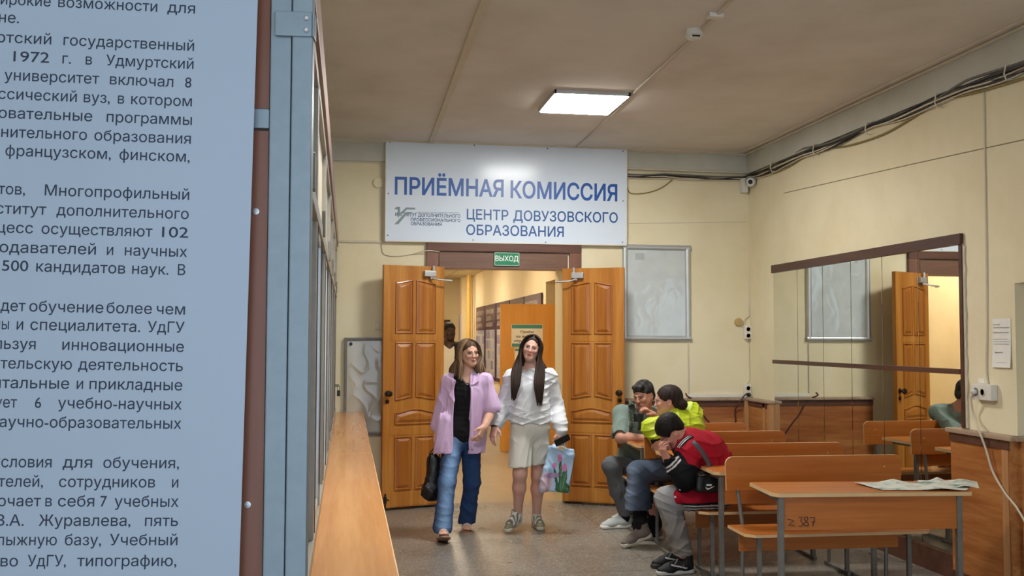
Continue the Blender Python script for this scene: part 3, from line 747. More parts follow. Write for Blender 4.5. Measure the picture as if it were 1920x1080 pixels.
# LED panels of the hall: the one in view and an added one
def led(x, y, label, vis=True):
    o = thing('ceiling_light', label, 'ceiling light', (x, y, ZC-.03)); 
    bpy.context.view_layer.update(); b = MB(); w_ = .30
    h_ = .33
    for a_ in ((x-w_, x-w_+.018, y-h_, y+h_), (x+w_-.018, x+w_, y-h_, y+h_), (x-w_, x+w_, y-h_, y-h_+.018), (x-w_, x+w_, y+h_-.018, y+h_)): b.box(a_[0], a_[1], a_[2], a_[3], ZC-.030, ZC, .002)
    at(o, b, 'frame', M['silver']); at(o, MB().box(x-w_+.016, x+w_-.016, y-h_+.016, y+h_-.016, ZC-.036, ZC-.022), 'diffuser', M['panel_light'])
    b = MB()
    for s_ in (-.2, .2): at(o, MB().box(x+s_-.03, x+s_+.03, y+h_-.004, y+h_+.012, ZC-.03, ZC-.004, .003), 'clip', M['silver'])
    return o
q = az(1093, 196, ZC-.03)
led(q.x, q.y, 'square LED ceiling panel glowing white above the walkway')
led(.15, 4.4, 'square LED ceiling panel nearer than the one in view, above the counter')  # unseen lamp added to brighten the near part of the hall

# cables along the cornice
cb = thing('cable_bundle', 'thick bundle of black and grey cables hung below the cornice', 'cables', (XR-.03, YB-.3, 3.2)); bpy.context.view_layer.update()
random.seed(11)
cols = ['cable_black', 'cable_black', 'cable_grey', 'cable_black', 'cable_grey', 'cable_white', 'cable_black', 'cable_grey', 'cable_brown', 'cable_grey', 'cable_black', 'cable_white']
for k, cn in enumerate(cols):
    ph = random.uniform(0, 9); dz = random.uniform(-.038, .038); dd = random.uniform(0, .035); r = random.uniform(.005, .009)
    pts = []
    n = 64
    for i in range(n+1):
        t = i/n; y = 4.2+(YB-.03-dd*.6-4.2)*t
        z = 3.255+.012*(1-t)*2+dz*(.55+.45*math.sin(y*2.1+ph))-.022*abs(math.sin(y*2.6))+.010*math.sin(y*5+ph)
        pts.append((XR-.014-dd*(.6+.4*math.sin(y*3+ph)), y, z))
    for i in range(1, 25):
        t = i/24; x = XR-.03-(XR-.03-2.70)*t
        z = 3.245+dz*.55-.016*abs(math.sin(x*4))+.006*math.sin(x*7+ph)
        pts.append((x, YB-.012-dd*.6, z))
    at(cb, MB().tube(pts, r, 6), 'cable', M[cn])
for y in (5.6, 6.35, 7.3, 8.2, 9.1): at(cb, MB().tube([(XR-.005, y, 3.30), (XR-.06, y, 3.29), (XR-.066, y+.01, 3.24), (XR-.05, y+.012, 3.205), (XR-.005, y+.01, 3.205)], .005, 6), 'tie', M['cable_white'])
def wire(name, label, pts, r, m, cat='cable', n=6):
    P = [Vector(p) for p in pts]; out = []
    for i in range(len(P)-1):           # smooth curve through the points
        p0 = P[max(i-1, 0)]; p1 = P[i]; p2 = P[i+1]; p3 = P[min(i+2, len(P)-1)]
        for j in range(8):
            t = j/8; out.append(.5*((2*p1)+(p2-p0)*t+(2*p0-5*p1+4*p2-p3)*t*t+(3*p1-p0-3*p2+p3)*t**3))
    out.append(P[-1]); return small(name, label, cat, MB().tube(out, r, n), m)
RX = lambda px, py, o=.012: ax(px, py, XR-o)
wire('cable', 'olive cable sagging from the bundle on right wall above the mirror', [RX(1530, 272), RX(1560, 277), RX(1600, 271), RX(1660, 250), RX(1720, 215), RX(1760, 188)], .008, M['cable_olive'])
wire('cable', 'olive cable sagging from the bundle beside the corner camera', [RX(1412, 332), RX(1450, 325), RX(1490, 306), RX(1528, 275)], .007, M['cable_olive'])
wire('cable', 'olive cable leaving the bundle at the right edge of the photo', [RX(1765, 183), RX(1800, 180), RX(1860, 165), RX(1935, 142)], .009, M['cable_olive'])
wire('cable', 'thin vertical wire running down right wall to the triple socket', [RX(1844, 150, .008), RX(1846, 300, .008), RX(1849, 480, .008), RX(1850, 610, .008), RX(1849, 690, .008), RX(1853, 722, .008)], .0055, M['cable_white'])
wire('cable', 'thin wire running down the room corner from the camera to the upper socket', [ay(1407, 365, YB-.006), ay(1406, 480, YB-.006), ay(1405, 580, YB-.006), ay(1404, 592, YB-.006), ay(1396, 600, YB-.006), ay(1397, 612, YB-.012)], .006, M['cable_white'])
wire('cable', 'short wire between the two corner sockets', [ay(1404, 636, YB-.004), ay(1405, 680, YB-.004), ay(1405, 712, YB-.004), ay(1399, 721, YB-.006), ay(1396, 726, YB-.01)], .004, M['cable_white'])
wire('cable', 'pale wire hanging in a loop from the bundle right of the big sign', [ay(1262, 336, YB-.012), ay(1240, 352, YB-.012), ay(1215, 361, YB-.012), ay(1185, 363, YB-.012), ay(1176, 352, YB-.012), ay(1174, 335, YB-.02)], .005, M['cable_olive'])
wire('cable', 'white wire loop below the left end of the big sign', [ay(717, 270, YB-.008), ay(716, 440, YB-.008), ay(716, 464, YB-.008), ay(722, 477, YB-.008), ay(745, 480, YB-.008), ay(775, 476, YB-.01), ay(800, 470, YB-.055), ay(824, 472, YB-.055)], .005, M['cable_white'])
wire('extension_cord', 'white extension cord hanging from the triple socket over the wainscot', [ax(1832, 736, XR-.055), ax(1824, 738, XR-.06), ax(1821, 752, XR-.05), ax(1826, 780, XR-.03), ax(1834, 803, XR-.10), ax(1848, 840, XR-.085), ax(1862, 885, XR-.075), ax(1885, 925, XR-.07), ax(1905, 950, XR-.07), ax(1926, 985, XR-.07)], .007, M['cable_white'], 'cord')
wire('power_cord', 'dark power cord dropping from the corner socket behind the benches', [ay(1400, 738, YB-.06), ay(1392, 746, YB-.10), ay(1383, 760, YB-.09), ay(1378, 772, YB-.06), ay(1379, 790, YB-.06), ay(1372, 805, YB-.06), ay(1360, 830, YB-.06)], .007, M['cable_brown'], 'cord')
wire('power_cord', 'dark power cord slanting down the back wainscot behind the lime jacket', [ay(1286, 738, YB-.06), ay(1289, 743, YB-.10), ay(1302, 752, YB-.06), ay(1318, 778, YB-.056), ay(1332, 795, YB-.056), ay(1350, 820, YB-.056)], .008, M['cable_brown'], 'cord')
b = MB(); b.box(3.39, p2.x-.04, YB-.022, YB, 1.014, 1.05, .003)
small('cable_trunking', 'white mini trunking lying along the wainscot cap to the corner socket', 'cable trunking', b, M['white_plastic'])
b = MB(); b.lathe([(.018, 0), (.02, .02), (.012, .035), (.006, .04)], (p2.x, YB-.045, p2.z-.035), '-Y', 14)
small('plug', 'black plug in the lower corner socket', 'plug', b, M['black'])
b = MB(); b.lathe([(.017, 0), (.019, .02), (.010, .035), (.006, .04)], (XR-.05, p3.y+.045, p3.z), '-X', 14)
small('plug', 'white plug in the triple socket on right wall', 'plug', b, M['white_plastic'])
# padlock and hinge at the far end of the partition
b = MB(); b.box(-.084, -.054, 9.60, 9.64, 1.06, 1.115, .004); pl_ = thing('padlock', 'black padlock hanging at the far end of the glazed partition', 'padlock', (-.06, 9.62, 1.06)); bpy.context.view_layer.update()
at(pl_, b, 'body', M['black'])
at(pl_, MB().tube([(-.079, 9.62, 1.11), (-.079, 9.62, 1.15), (-.069, 9.62, 1.165), (-.059, 9.62, 1.15), (-.059, 9.62, 1.11)], .004, 6), 'shackle', M['chrome'])

at(pl_, MB().box(-.105, -.066, 9.612, 9.628, 1.145, 1.17, .002), 'hasp', M['steel'])
# paper notice on the right wall
nt_ = thing('paper_notice', 'white paper notice with small print pinned to right wall', 'notice', (XR-.002, 5.78, 1.43)); bpy.context.view_layer.update()
at(nt_, MB().grid(lambda u, v: (XR-.002-.010*(1-v)**3-.003*math.sin(u*3), 5.868-u*.182, 1.428+v*.306), 8, 12), 'sheet', M['paper'], fix=False)
t_ = MB(); random.seed(5)
def npl(u, v): return Vector((XR-.0035-.010*(1-v/.306)**3-.003*math.sin(u/.182*3), 5.868-u, 1.428+v))
for s_, u0, u1, v, c_ in (('ДОБРОГО ВРЕМЕНИ', .012, .085, .265, .007), ('Приём документов ведётся', .012, .17, .246, .008), ('Предварительная запись', .012, .165, .215, .009),
                         ('на сайте университета', .012, .15, .175, .005), ('по телефону приёмной комиссии', .012, .17, .160, .005), ('с понедельника по пятницу', .012, .165, .145, .005), ('документы', .03, .11, .09, .010), ('приёмная комиссия', .05, .15, .03, .004)):
    letter(t_, s_, u0, u1, v, c_, npl, .006)
ob = t_.build('lettering', M['ink'], nt_, 0, fix=False); ob.matrix_parent_inverse = nt_.matrix_basis.inverted()

# ================================================================== mirror wall
mi = thing('wall_mirror', 'big wall mirror of tall panes with dark wooden strips on right wall', 'mirror', (XR, 7.7, .25)); bpy.context.view_layer.update()
my = [9.19, 8.667, 8.167, 7.674, 7.186, 6.69, 6.19]
for i in range(6):
    for z0, z1 in ((.17, 1.372), (1.405, 2.24)):
        at(mi, MB().box(XR-.012, XR-.006, my[i+1]+.0035, my[i]-.0035, z0, z1, .0012, seg=1), 'pane', M['mirror'])
at(mi, MB().box(XR-.006, XR-.001, 6.19, 9.19, .17, 2.3), 'backing', M['black'])
at(mi, MB().box(XR-.03, XR-.001, 6.155, 9.2, 2.235, 2.31, .003), 'top_rail', wood('mirror_strip', '3a2119', '482a20', '553429', 1, 9, .4))
at(mi, MB().box(XR-.026, XR-.001, 6.19, 9.2, 1.37, 1.406, .003), 'middle_rail', bpy.data.materials['mirror_strip'])
at(mi, MB().box(XR-.02, XR-.001, 6.155, 6.19, 1.02, 2.235, .002), 'side_rail', bpy.data.materials['mirror_strip'])
b = MB(); random.seed(3)
pts = [(6.155+.0, 1.02)]+[(6.132+random.uniform(-.006, .012), 1.02+.05*i) for i in range(25)]+[(6.155, 2.24)]
b.prism(pts, XR-.012, XR-.001, 'yz'); at(mi, b, 'filler', M['moulding'])

# ================================================================== posters and papers in the corridor
pos = [(23.2, 21.7), (21.62, 20.1), (20.0, 18.4), (18.3, 16.85), (16.78, 15.3)]
M['poster'] = mat('poster_print', 'b9b6bb', .3, var=.05); M['poster_head'] = mat('poster_purple', '46344a', .3)
def poster_mat(seed):
    m, nt, b = _pm('poster_layout'); mp = _tex(nt, (1, 1, 1))
    mp.inputs['Location'].default_value = (seed*1.7, seed*.9, seed*.31)
    v = nt.nodes.new('ShaderNodeTexBrick'); v.inputs['Scale'].default_value = 1.
    for k_, v_ in (('Mortar Size', .02), ('Brick Width', .33), ('Row Height', .21), ('Bias', -.2)): v.inputs[k_].default_value = v_
    v.inputs['Color1'].default_value = lin('b9bccb'); v.inputs['Color2'].default_value = lin('4c5296'); v.inputs['Mortar'].default_value = lin('c7c2bd')
    sep = nt.nodes.new('ShaderNodeSeparateXYZ'); cmb = nt.nodes.new('ShaderNodeCombineXYZ'); nt.links.new(mp.outputs[0], sep.inputs[0])
    nt.links.new(sep.outputs['Y'], cmb.inputs['X']); nt.links.new(sep.outputs['Z'], cmb.inputs['Y']); nt.links.new(cmb.outputs[0], v.inputs['Vector'])
    nt.links.new(v.outputs['Color'], b.inputs['Base Color']); b.inputs['Roughness'].default_value = .35; return m
plab = ['farthest purple-headed poster beside the yellow pipes', 'second poster from the yellow pipes with purple header', 'middle poster of the corridor row, mostly behind the orange door',
        'poster above the orange door, fourth from the pipes', 'nearest poster of the corridor row, above the orange door']
for i, (ya, yb_) in enumerate(pos):
    o = thing('poster', plab[i], 'poster', (CX-.01, (ya+yb_)/2, .75), 0, 'posters along the corridor wall'); bpy.context.view_layer.update()
    at(o, MB().box(CX-.04, CX-.01, yb_, ya, .75, 2.31, .005), 'board', M['poster_head'])
    at(o, MB().box(CX-.044, CX-.04, yb_+.1, ya-.1, .82, 1.78, .002), 'sheet', poster_mat(i))
    t_ = MB()
    for r in range(3): letter(t_, ['ИНСТИТУТ', 'ПРИЁМ', 'ДОКУМЕНТЫ', 'БАКАЛАВРИАТ', 'МАГИСТРАТУРА'][(i+r) % 5], 0.12, [1.2, .9, 1.1][r], [2.12, 1.98, 1.85][r], .085, lambda u, v: Vector((CX-.041, ya-u, v)), .01)
    ob = t_.build('lettering', mat('poster_letters', 'c9c0c0', .5) if i == 0 else bpy.data.materials['poster_letters'], o, 0, fix=False); ob.matrix_parent_inverse = o.matrix_basis.inverted()
o = tag(recenter(MB().box(CX-.25, CX-.22, 24.62, 24.98, 1.1, 2.2).build('poster', M['poster'])), 'narrow pale poster on the pier beyond the yellow pipes', 'poster')
pi_ = thing('heating_pipe', 'pair of yellow heating pipes rising beside the corridor posters', 'pipe', (2.86, 23.9, 0)); bpy.context.view_layer.update()
M['pipe'] = mat('yellow_pipe', 'e0bd6a', .4)
for dx in (0, .1): at(pi_, MB().tube([(2.84+dx*.2, 23.7+dx*4, 0), (2.84+dx*.2, 23.7+dx*4, CZ)], .045, 12), 'pipe', M['pipe'])
def notice(name, label, pa, pb, lines, m_head):
    a = ay(*pa, 14.278); c = ay(*pb, 14.278); o = thing(name, label, 'notice', ((a.x+c.x)/2, 14.278, c.z)); bpy.context.view_layer.update()
    at(o, MB().box(a.x, c.x, 14.274, 14.279, c.z, a.z), 'sheet', M['paper'])
    h_ = a.z-c.z
    b = MB(); b.box(a.x+.006, c.x-.006, 14.2725, 14.2745, a.z-h_*.18, a.z-.006)
    if len(lines) == 3: b.box(a.x+.006, c.x-.006, 14.2725, 14.2745, c.z+.006, c.z+h_*.16)
    at(o, b, 'band', m_head); t_ = MB()
    for k, (s_, u0, u1, v) in enumerate(lines): letter(t_, s_, a.x+(c.x-a.x)*u0, a.x+(c.x-a.x)*u1, c.z+h_*v, h_*.105, lambda u, w_: Vector((u, 14.2735, w_)), .02)
    ob = t_.build('lettering', M['ink'], o, 0, fix=False); ob.matrix_parent_inverse = o.matrix_basis.inverted()
teal = mat('teal_print', '3f8a85', .5)
notice('door_notice', 'white notice with teal bands on the open orange door, the upper one', (959, 608), (1017.5, 651), [('Приём', .29, .70, .62), ('на высшее', .15, .83, .42), ('образование', .08, .92, .22)], teal)
notice('door_notice', 'smaller notice under the teal-banded one on the orange door', (965, 653), (1001, 681), [('А', .1, .25, .45), ('комиссия', .1, .9, .15)], teal)
for x_, y_, k in ((1.5, 11.6, 0), (1.5, 15.5, 0), (1.6, 19.5, 0), (1.6, 23.2, 0)):
    tag(recenter(MB().box(x_-.3, x_+.3, y_-.3, y_+.3, CZ-.03, CZ-.005, .004).build('corridor_light', M['corridor_light'])), 'warm square ceiling light in the corridor behind the doors', 'ceiling light', 'corridor ceiling lights')

# ================================================================== school desks and benches
M['leg_steel'] = M['steel']
def desk(front_y, x0, rz, label):
    o = thing('school_desk', label, 'desk', (x0, front_y, 0), rz, 'school desks in a row')
    L, D = 1.15, .43
    top = [(0.0, D), (L-.02, D), (L, D-.03), (L, .03), (L-.02, 0), (.03, 0), (0, .04)]
    MB().prism(top, .728, .752, 'xy').build('desktop', M['desk'], o)
    MB().prism(inset([p for p in top], -.0015), .7295, .7505, 'xy').build('edge_band', M['desk_edge'], o)
    MB().box(.06, L-.10, .012, .03, .545, .728, .002).build('modesty_panel', M['desk'], o)
    for x in (.045, L-.085):
        MB().box(x-.015, x+.015, .004, .040, 0.02, .728, .004).build('leg', M['steel'], o)
        MB().box(x-.012, x+.012, -.02, D+.02, 0, .024, .003).build('foot_rail', M['steel'], o)
        MB().box(x-.012, x+.012, .034, D-.07, .70, .727, .002).build('side_rail', M['steel'], o)
    return o
def bench(front_y, x0, rz, label, bolts=True):
    """seat front edge towards the desk at front_y"""
    o = thing('school_bench', label, 'bench', (x0, front_y, 0), rz, 'school benches in a row')
    L = 1.17
    S = [(.0, .33), (L, .33), (L, .04), (L-.04, 0), (.05, 0), (0, .05)]
    MB().prism(S, .432, .452, 'xy').build('seat', M['desk'], o)
    MB().prism(inset(S, -.0012), .4335, .4505, 'xy').build('edge_band', M['desk_edge'], o)
    MB().box(.05, L-.08, .27, .285, .30, .432, .002).build('apron', M['desk'], o)
    bk = MB(); n = 6; r = .045; pts = []
    for cx_, cz_, a0 in ((L-r, .865-r, 0), (r, .865-r, PI/2)):
        for k in range(n+1): t = a0+PI/2*k/n; pts.append((cx_+r*math.cos(t), cz_+r*math.sin(t)))
    pts += [(.006, .66), (L-.006, .66)]
    bk.prism(pts, 0, .018)
    bo_ = bk.build('backrest', M['desk'], o); eb = MB(); eb.prism(inset(pts, -.0012), .002, .016); eo = eb.build('edge_band', M['desk_edge'], o)
    for ob in (bo_, eo): ob.location = (0, .36, 0); 
    for x in (.085, L-.135):
        b = MB(); b.tube([(x, .375, .80), (x, .385, .66), (x+.012, .335, .44), (x+.012, .35, .02)], .013, 8); b.build('leg', M['steel'], o)
        b = MB(); b.box(x+.012-.013, x+.012+.013, .055, .08, .02, .432, .003); b.build('leg', M['steel'], o)
        MB().box(x, x+.024, .03, .40, 0, .024, .003).build('foot_rail', M['steel'], o)
        MB().box(x, x+.024, .06, .34, .405, .431, .002).build('seat_rail', M['steel'], o)
        for z in (.71, .81):
            if (x > .5 and z > .75): MB().lathe([(.0075, 0), (.007, .002), (.003, .004)], (x+.02, .36, z-.02), '-Y', 12).build('bolt', M['brass'], o)
            elif z > .75: MB().lathe([(.006, 0), (.005, .002), (.002, .003)], (x+.01, .36, z-.02), '-Y', 12).build('bolt', M['steel'], o)
    return o
fy = [5.335, 6.235, 7.06, 7.88]
dl = ['nearest school desk with a newspaper on it and a number scrawled on its front', 'school desk second from the camera, behind the nearest bench', 'school desk in front of the lime jacket, its corner behind the red jacket', 'farthest school desk, where the man in the green shirt leans']
bl = ['nearest school bench with empty seat behind the newspaper desk', 'school bench on which the boy in the red jacket sits', 'school bench on which the woman in the lime jacket sits', 'farthest school bench, where the man in the green shirt sits']
desks = []; benches = []
dx_ = [0, .0, -.02, -.03]; rz_ = [-.09, -.05, -.04, -.03]
by_ = [5.71, 6.50, 7.40, 8.19]
brz = [-.02, -.03, -.02, -.02]
D0 = desk(fy[0], 2.335, rz_[0], dl[0]); B0 = bench(by_[0], 2.335, brz[0], bl[0])
desks.append(D0); benches.append(B0)
for i in range(1, 4):
    c = copy_tree(D0); c.location = (2.335+dx_[i], fy[i], 0); c.rotation_euler = (0, 0, rz_[i]); c['label'] = dl[i]; desks.append(c)
    c = copy_tree(B0); c.location = (2.335+dx_[i], by_[i], 0); c.rotation_euler = (0, 0, brz[i]); c['label'] = bl[i]; benches.append(c)
# scrawled number on the nearest desk
def stroke(mb, pts, r=.0022):
    mb.tube([Vector(p) for p in pts], r, 5)
scr = MB()
def q_(x, z): return (.06+x, .0105, .545+z)
stroke(scr, [q_(.02, .062), q_(.055, .056), q_(.025, .03), q_(.06, .027)])
stroke(scr, [q_(.085, .072), q_(.105, .075), q_(.093, .055), q_(.107, .04), q_(.098, .022), q_(.082, .025)])
stroke(scr, [q_(.125+(.011 if math.cos(t) > 0 else .014)*math.sin(2*t), .050+.024*math.cos(t)) for t in np.linspace(0, 2*PI, 40)])
stroke(scr, [q_(.148, .07), q_(.175, .072), q_(.162, .022)]); stroke(scr, [q_(.155, .046), q_(.176, .046)])
scr.build('scrawled_number', mat('pen_mark', '3a1d10', .6), D0)
for o in desks[1:]: pass

# newspaper on the nearest desk
def _news():
    m, nt, b = _pm('newsprint'); mp = _tex(nt, (1, 1, 1)); n = _noise(nt, mp, 9, 3)
    r = _ramp(nt, [(.36, lin('6c8a80')), (.43, lin('b4bfb4')), (.52, lin('d9d6ca')), (.64, lin('d3d3cc')), (.72, lin('8d9c98'))])
    nt.links.new(n.outputs['Fac'], r.inputs[0])
    wv = nt.nodes.new('ShaderNodeTexWave'); wv.bands_direction = 'Y'; wv.inputs['Scale'].default_value = 26; nt.links.new(mp.outputs[0], wv.inputs['Vector'])
    r2 = _ramp(nt, [(.3, (.78, .78, .78, 1)), (.55, (1, 1, 1, 1))]); nt.links.new(wv.outputs['Fac'], r2.inputs[0])
    mx = nt.nodes.new('ShaderNodeMix'); mx.data_type = 'RGBA'; mx.blend_type = 'MULTIPLY'; mx.inputs[0].default_value = .7
    nt.links.new(r.outputs[0], mx.inputs[6]); nt.links.new(r2.outputs[0], mx.inputs[7]); nt.links.new(mx.outputs[2], b.inputs['Base Color']); b.inputs['Roughness'].default_value = .75
    return m
M['news'] = _news()
npp = thing('newspaper', 'open crumpled newspaper lying on the nearest desk', 'newspaper', (3.1, 5.45, .752)); bpy.context.view_layer.update()
def sheet_fn(c0, c1, c2, c3, lift, seed):
    c0, c1, c2, c3 = [Vector(c) for c in (c0, c1, c2, c3)]
    def fn(u, v):
        p = (c0*(1-u)+c1*u)*(1-v)+(c3*(1-u)+c2*u)*v
        z = .755+lift*(.5+.5*mnoise.noise(Vector((u*3+seed, v*2, seed))))*(.35+.65*v)+.022*max(0, 1-abs(u-.33)*7)*v+lift*.8*max(0, 1-abs(u-.72)*4)
        return (p.x, p.y, z)
    return fn
P_ = lambda px, py: az(px, py, .752)
a0, a1, a2, a3 = P_(1655, 920), P_(1812, 921), P_(1826, 909), P_(1600, 907)
def dbl(fn, nu, nv, th=.0015):
    b = MB(); b.grid(fn, nu, nv); b.grid(lambda u, v: tuple(Vector(fn(u, v))-Vector((0, 0, th))), nu, nv); return b
at(npp, dbl(sheet_fn(a0, a1, a2, a3, .012, 1.), 30, 14), 'sheet', M['news'], fix=False)
b0, b1, b2, b3 = P_(1735, 919), P_(1836, 917), P_(1832, 907), P_(1720, 904)
at(npp, dbl(sheet_fn(b0, b1, b2, b3, .018, 4.), 24, 14), 'sheet', M['news'], fix=False)
# ================================================================== people: smooth solid modelling on a grid
class Field:
    def __init__(s, lo, hi, h):
        s.h = h; s.lo = np.array(lo, np.float32); n = np.ceil((np.array(hi)-np.array(lo))/h).astype(int)+1
        s.n = n; s.D = np.full(n, .5, np.float32)
    def axes(s, i0, i1):
        r = [s.lo[a]+s.h*np.arange(i0[a], i1[a], dtype=np.float32) for a in range(3)]
        return r[0][:, None, None], r[1][None, :, None], r[2][None, None, :]
    def put(s, fn, lo, hi, k=.01, op='u'):
        m = k+2.5*s.h
        i0 = np.clip(np.floor((np.array(lo)-m-s.lo)/s.h).astype(int), 0, s.n); i1 = np.clip(np.ceil((np.array(hi)+m-s.lo)/s.h).astype(int)+1, 0, s.n)
        if np.any(i1 <= i0): return s
        sl = tuple(slice(a, b) for a, b in zip(i0, i1)); d = fn(*s.axes(i0, i1)).astype(np.float32); a = s.D[sl]
        if op == 'u':
            h = np.maximum(k-np.abs(a-d), 0)/k; s.D[sl] = np.minimum(a, d)-h*h*k*.25
        elif op == 's':
            d = -d; h = np.maximum(k-np.abs(a-d), 0)/k; s.D[sl] = np.maximum(a, d)+h*h*k*.25
        elif op == 'i':
            h = np.maximum(k-np.abs(a-d), 0)/k; s.D[sl] = np.maximum(a, d)+h*h*k*.25
        return s
    def cone(s, a, b, ra, rb, k=.02, op='u', flat=None, fs=1.):
        a = np.array(a, np.float32); b = np.array(b, np.float32); ba = b-a; L = float(ba @ ba)+1e-9; rm = max(ra, rb)*max(1, fs)
        def fn(X, Y, Z):
            x, y, z = X-a[0], Y-a[1], Z-a[2]
            t = np.clip((x*ba[0]+y*ba[1]+z*ba[2])/L, 0, 1); x = x-t*ba[0]; y = y-t*ba[1]; z = z-t*ba[2]
            if flat is not None:
                q = (x*flat[0]+y*flat[1]+z*flat[2])*(1/fs-1); x = x+q*flat[0]; y = y+q*flat[1]; z = z+q*flat[2]
                return (np.sqrt(x*x+y*y+z*z)-(ra+(rb-ra)*t))*min(1, fs)
            return np.sqrt(x*x+y*y+z*z)-(ra+(rb-ra)*t)
        return s.put(fn, np.minimum(a, b)-rm, np.maximum(a, b)+rm, k, op)
    def chain(s, pts, rs, k=.02, op='u', flat=None, fs=1.):
        for i in range(len(pts)-1): s.cone(pts[i], pts[i+1], rs[i], rs[i+1], k, op, flat, fs)
        return s
    def ell(s, c, r, R=None, k=.02, op='u'):
        c = np.array(c, np.float32); A = np.array(R, np.float32) if R is not None else np.eye(3, dtype=np.float32); rm = max(r)
        def fn(X, Y, Z):
            x, y, z = X-c[0], Y-c[1], Z-c[2]
            u = [A[0][i]*x+A[1][i]*y+A[2][i]*z for i in range(3)]      # columns of A are the axes
            k0 = np.sqrt(sum((u[i]/r[i])**2 for i in range(3))); k1 = np.sqrt(sum((u[i]/r[i]**2)**2 for i in range(3)))+1e-6
            return k0*(k0-1)/k1
        return s.put(fn, c-rm, c+rm, k, op)
    def box(s, c, hs, R=None, rd=.01, k=.01, op='u'):
        c = np.array(c, np.float32); A = np.array(R, np.float32) if R is not None else np.eye(3, dtype=np.float32); rm = float(np.linalg.norm(hs))
        def fn(X, Y, Z):
            x, y, z = X-c[0], Y-c[1], Z-c[2]
            q = [np.abs(A[0][i]*x+A[1][i]*y+A[2][i]*z)-(hs[i]-rd) for i in range(3)]
            return np.sqrt(sum(np.maximum(v, 0)**2 for v in q))+np.minimum(np.maximum(np.maximum(q[0], q[1]), q[2]), 0)-rd
        return s.put(fn, c-rm, c+rm, k, op)
    def cut(s, p, n, k=.006):             # keep the side of the plane away from n
        p = np.array(p, np.float32); n = np.array(n, np.float32); n /= np.linalg.norm(n)
        hi = s.lo+s.h*s.n
        return s.put(lambda X, Y, Z: (X-p[0])*n[0]+(Y-p[1])*n[1]+(Z-p[2])*n[2], s.lo, hi, k, 'i')
    def wrinkle(s, amp, scale=(30, 30, 30), seed=0, sharp=False, mask=None):
        """fine strands (large scale numbers) or a few long creases in the cloth"""
        X, Y, Z = s.axes((0, 0, 0), s.n); rs = np.random.RandomState(seed); t = 0
        if max(scale) >= 40:
            sc_ = [min(q*4.2, 430) for q in scale]
            for i in range(5):
                d = rs.normal(size=3); d /= np.linalg.norm(d); ph = rs.uniform(0, 6.28); f = rs.uniform(.6, 1.5)
                w_ = 1.3*np.sin(X*sc_[0]*.35*d[1]+Y*sc_[1]*.3+Z*sc_[2]*.35*d[0]+ph*2)
                v = np.sin((X*d[0]*sc_[0]+Y*d[1]*sc_[1]+Z*d[2]*sc_[2])*f+ph+w_); t = t+(1-2*np.abs(v) if sharp else v)
            t = t/5*amp
        else:
            for i in range(4):
                d = rs.normal(size=3); d /= np.linalg.norm(d); ph = rs.uniform(0, 6.28, 6); f = rs.uniform(1.6, 2.9)
                w_ = 1.5*np.sin(X*11+Z*7*d[1]+ph[1])+1.2*np.sin(Y*12-Z*9+X*5+ph[2])
                v = np.sin((X*d[0]*scale[0]+Y*d[1]*scale[1]+Z*d[2]*scale[2])*f+ph[0]+w_)
                m_ = np.clip(.35+.9*np.sin(X*9*d[2]+Z*10+ph[3])*np.sin(Y*8+Z*6*d[0]+X*7+ph[4]), 0, 1)
                t = t+m_*((1-np.abs(v))**2.2-.3)
            t = -t*amp*1.25
        if mask is not None: t = t*mask(X, Y, Z)
        s.D += t.astype(np.float32); return s
    def grow(s, g): s.D -= np.float32(g); return s
    def mesh(s):
        D = s.D.copy()
        for ax_ in range(3):                # close the border
            sl = [slice(None)]*3; sl[ax_] = 0; D[tuple(sl)] = np.maximum(D[tuple(sl)], .001); sl[ax_] = -1; D[tuple(sl)] = np.maximum(D[tuple(sl)], .001)
        I = D < 0; nx, ny, nz = D.shape
        c = np.zeros((nx-1, ny-1, nz-1), np.int8)
        for i in (0, 1):
            for j in (0, 1):
                for k in (0, 1): c += I[i:nx-1+i, j:ny-1+j, k:nz-1+k]
        act = np.argwhere((c > 0) & (c < 8)); idx = np.full(c.shape, -1, np.int64); idx[tuple(act.T)] = np.arange(len(act))
        corners = [(i, j, k) for i in (0, 1) for j in (0, 1) for k in (0, 1)]
        vals = {o: D[act[:, 0]+o[0], act[:, 1]+o[1], act[:, 2]+o[2]] for o in corners}
        P = np.zeros((len(act), 3)); W = np.zeros(len(act))
        for a in corners:
            for ax_ in range(3):
                if a[ax_]: continue
                b = list(a); b[ax_] = 1; b = tuple(b); va, vb = vals[a], vals[b]; m = (va < 0) != (vb < 0)
                t = np.where(m, va/np.where(m, va-vb, 1), 0)
                for q in range(3): P[:, q] += np.where(m, a[q]+(t if q == ax_ else 0), 0)
                W += m
        V = s.lo+s.h*(act+P/W[:, None]); Q = []
        for ax_ in range(3):
            sl0 = [slice(None)]*3; sl1 = [slice(None)]*3; sl0[ax_] = slice(0, -1); sl1[ax_] = slice(1, None)
            A, B = I[tuple(sl0)], I[tuple(sl1)]; e = np.argwhere(A != B); u, v = (ax_+1) % 3, (ax_+2) % 3
            ok = (e[:, u] > 0) & (e[:, v] > 0) & (e[:, u] < D.shape[u]-1) & (e[:, v] < D.shape[v]-1); e = e[ok]
            flip = A[tuple(e.T)]; q = []
            for du, dv in ((-1, -1), (0, -1), (0, 0), (-1, 0)):
                z = e.copy(); z[:, u] += du; z[:, v] += dv; q.append(idx[tuple(z.T)])
            q = np.stack(q, 1); q[~flip] = q[~flip][:, ::-1]; Q.append(q)
        return V, np.concatenate(Q)
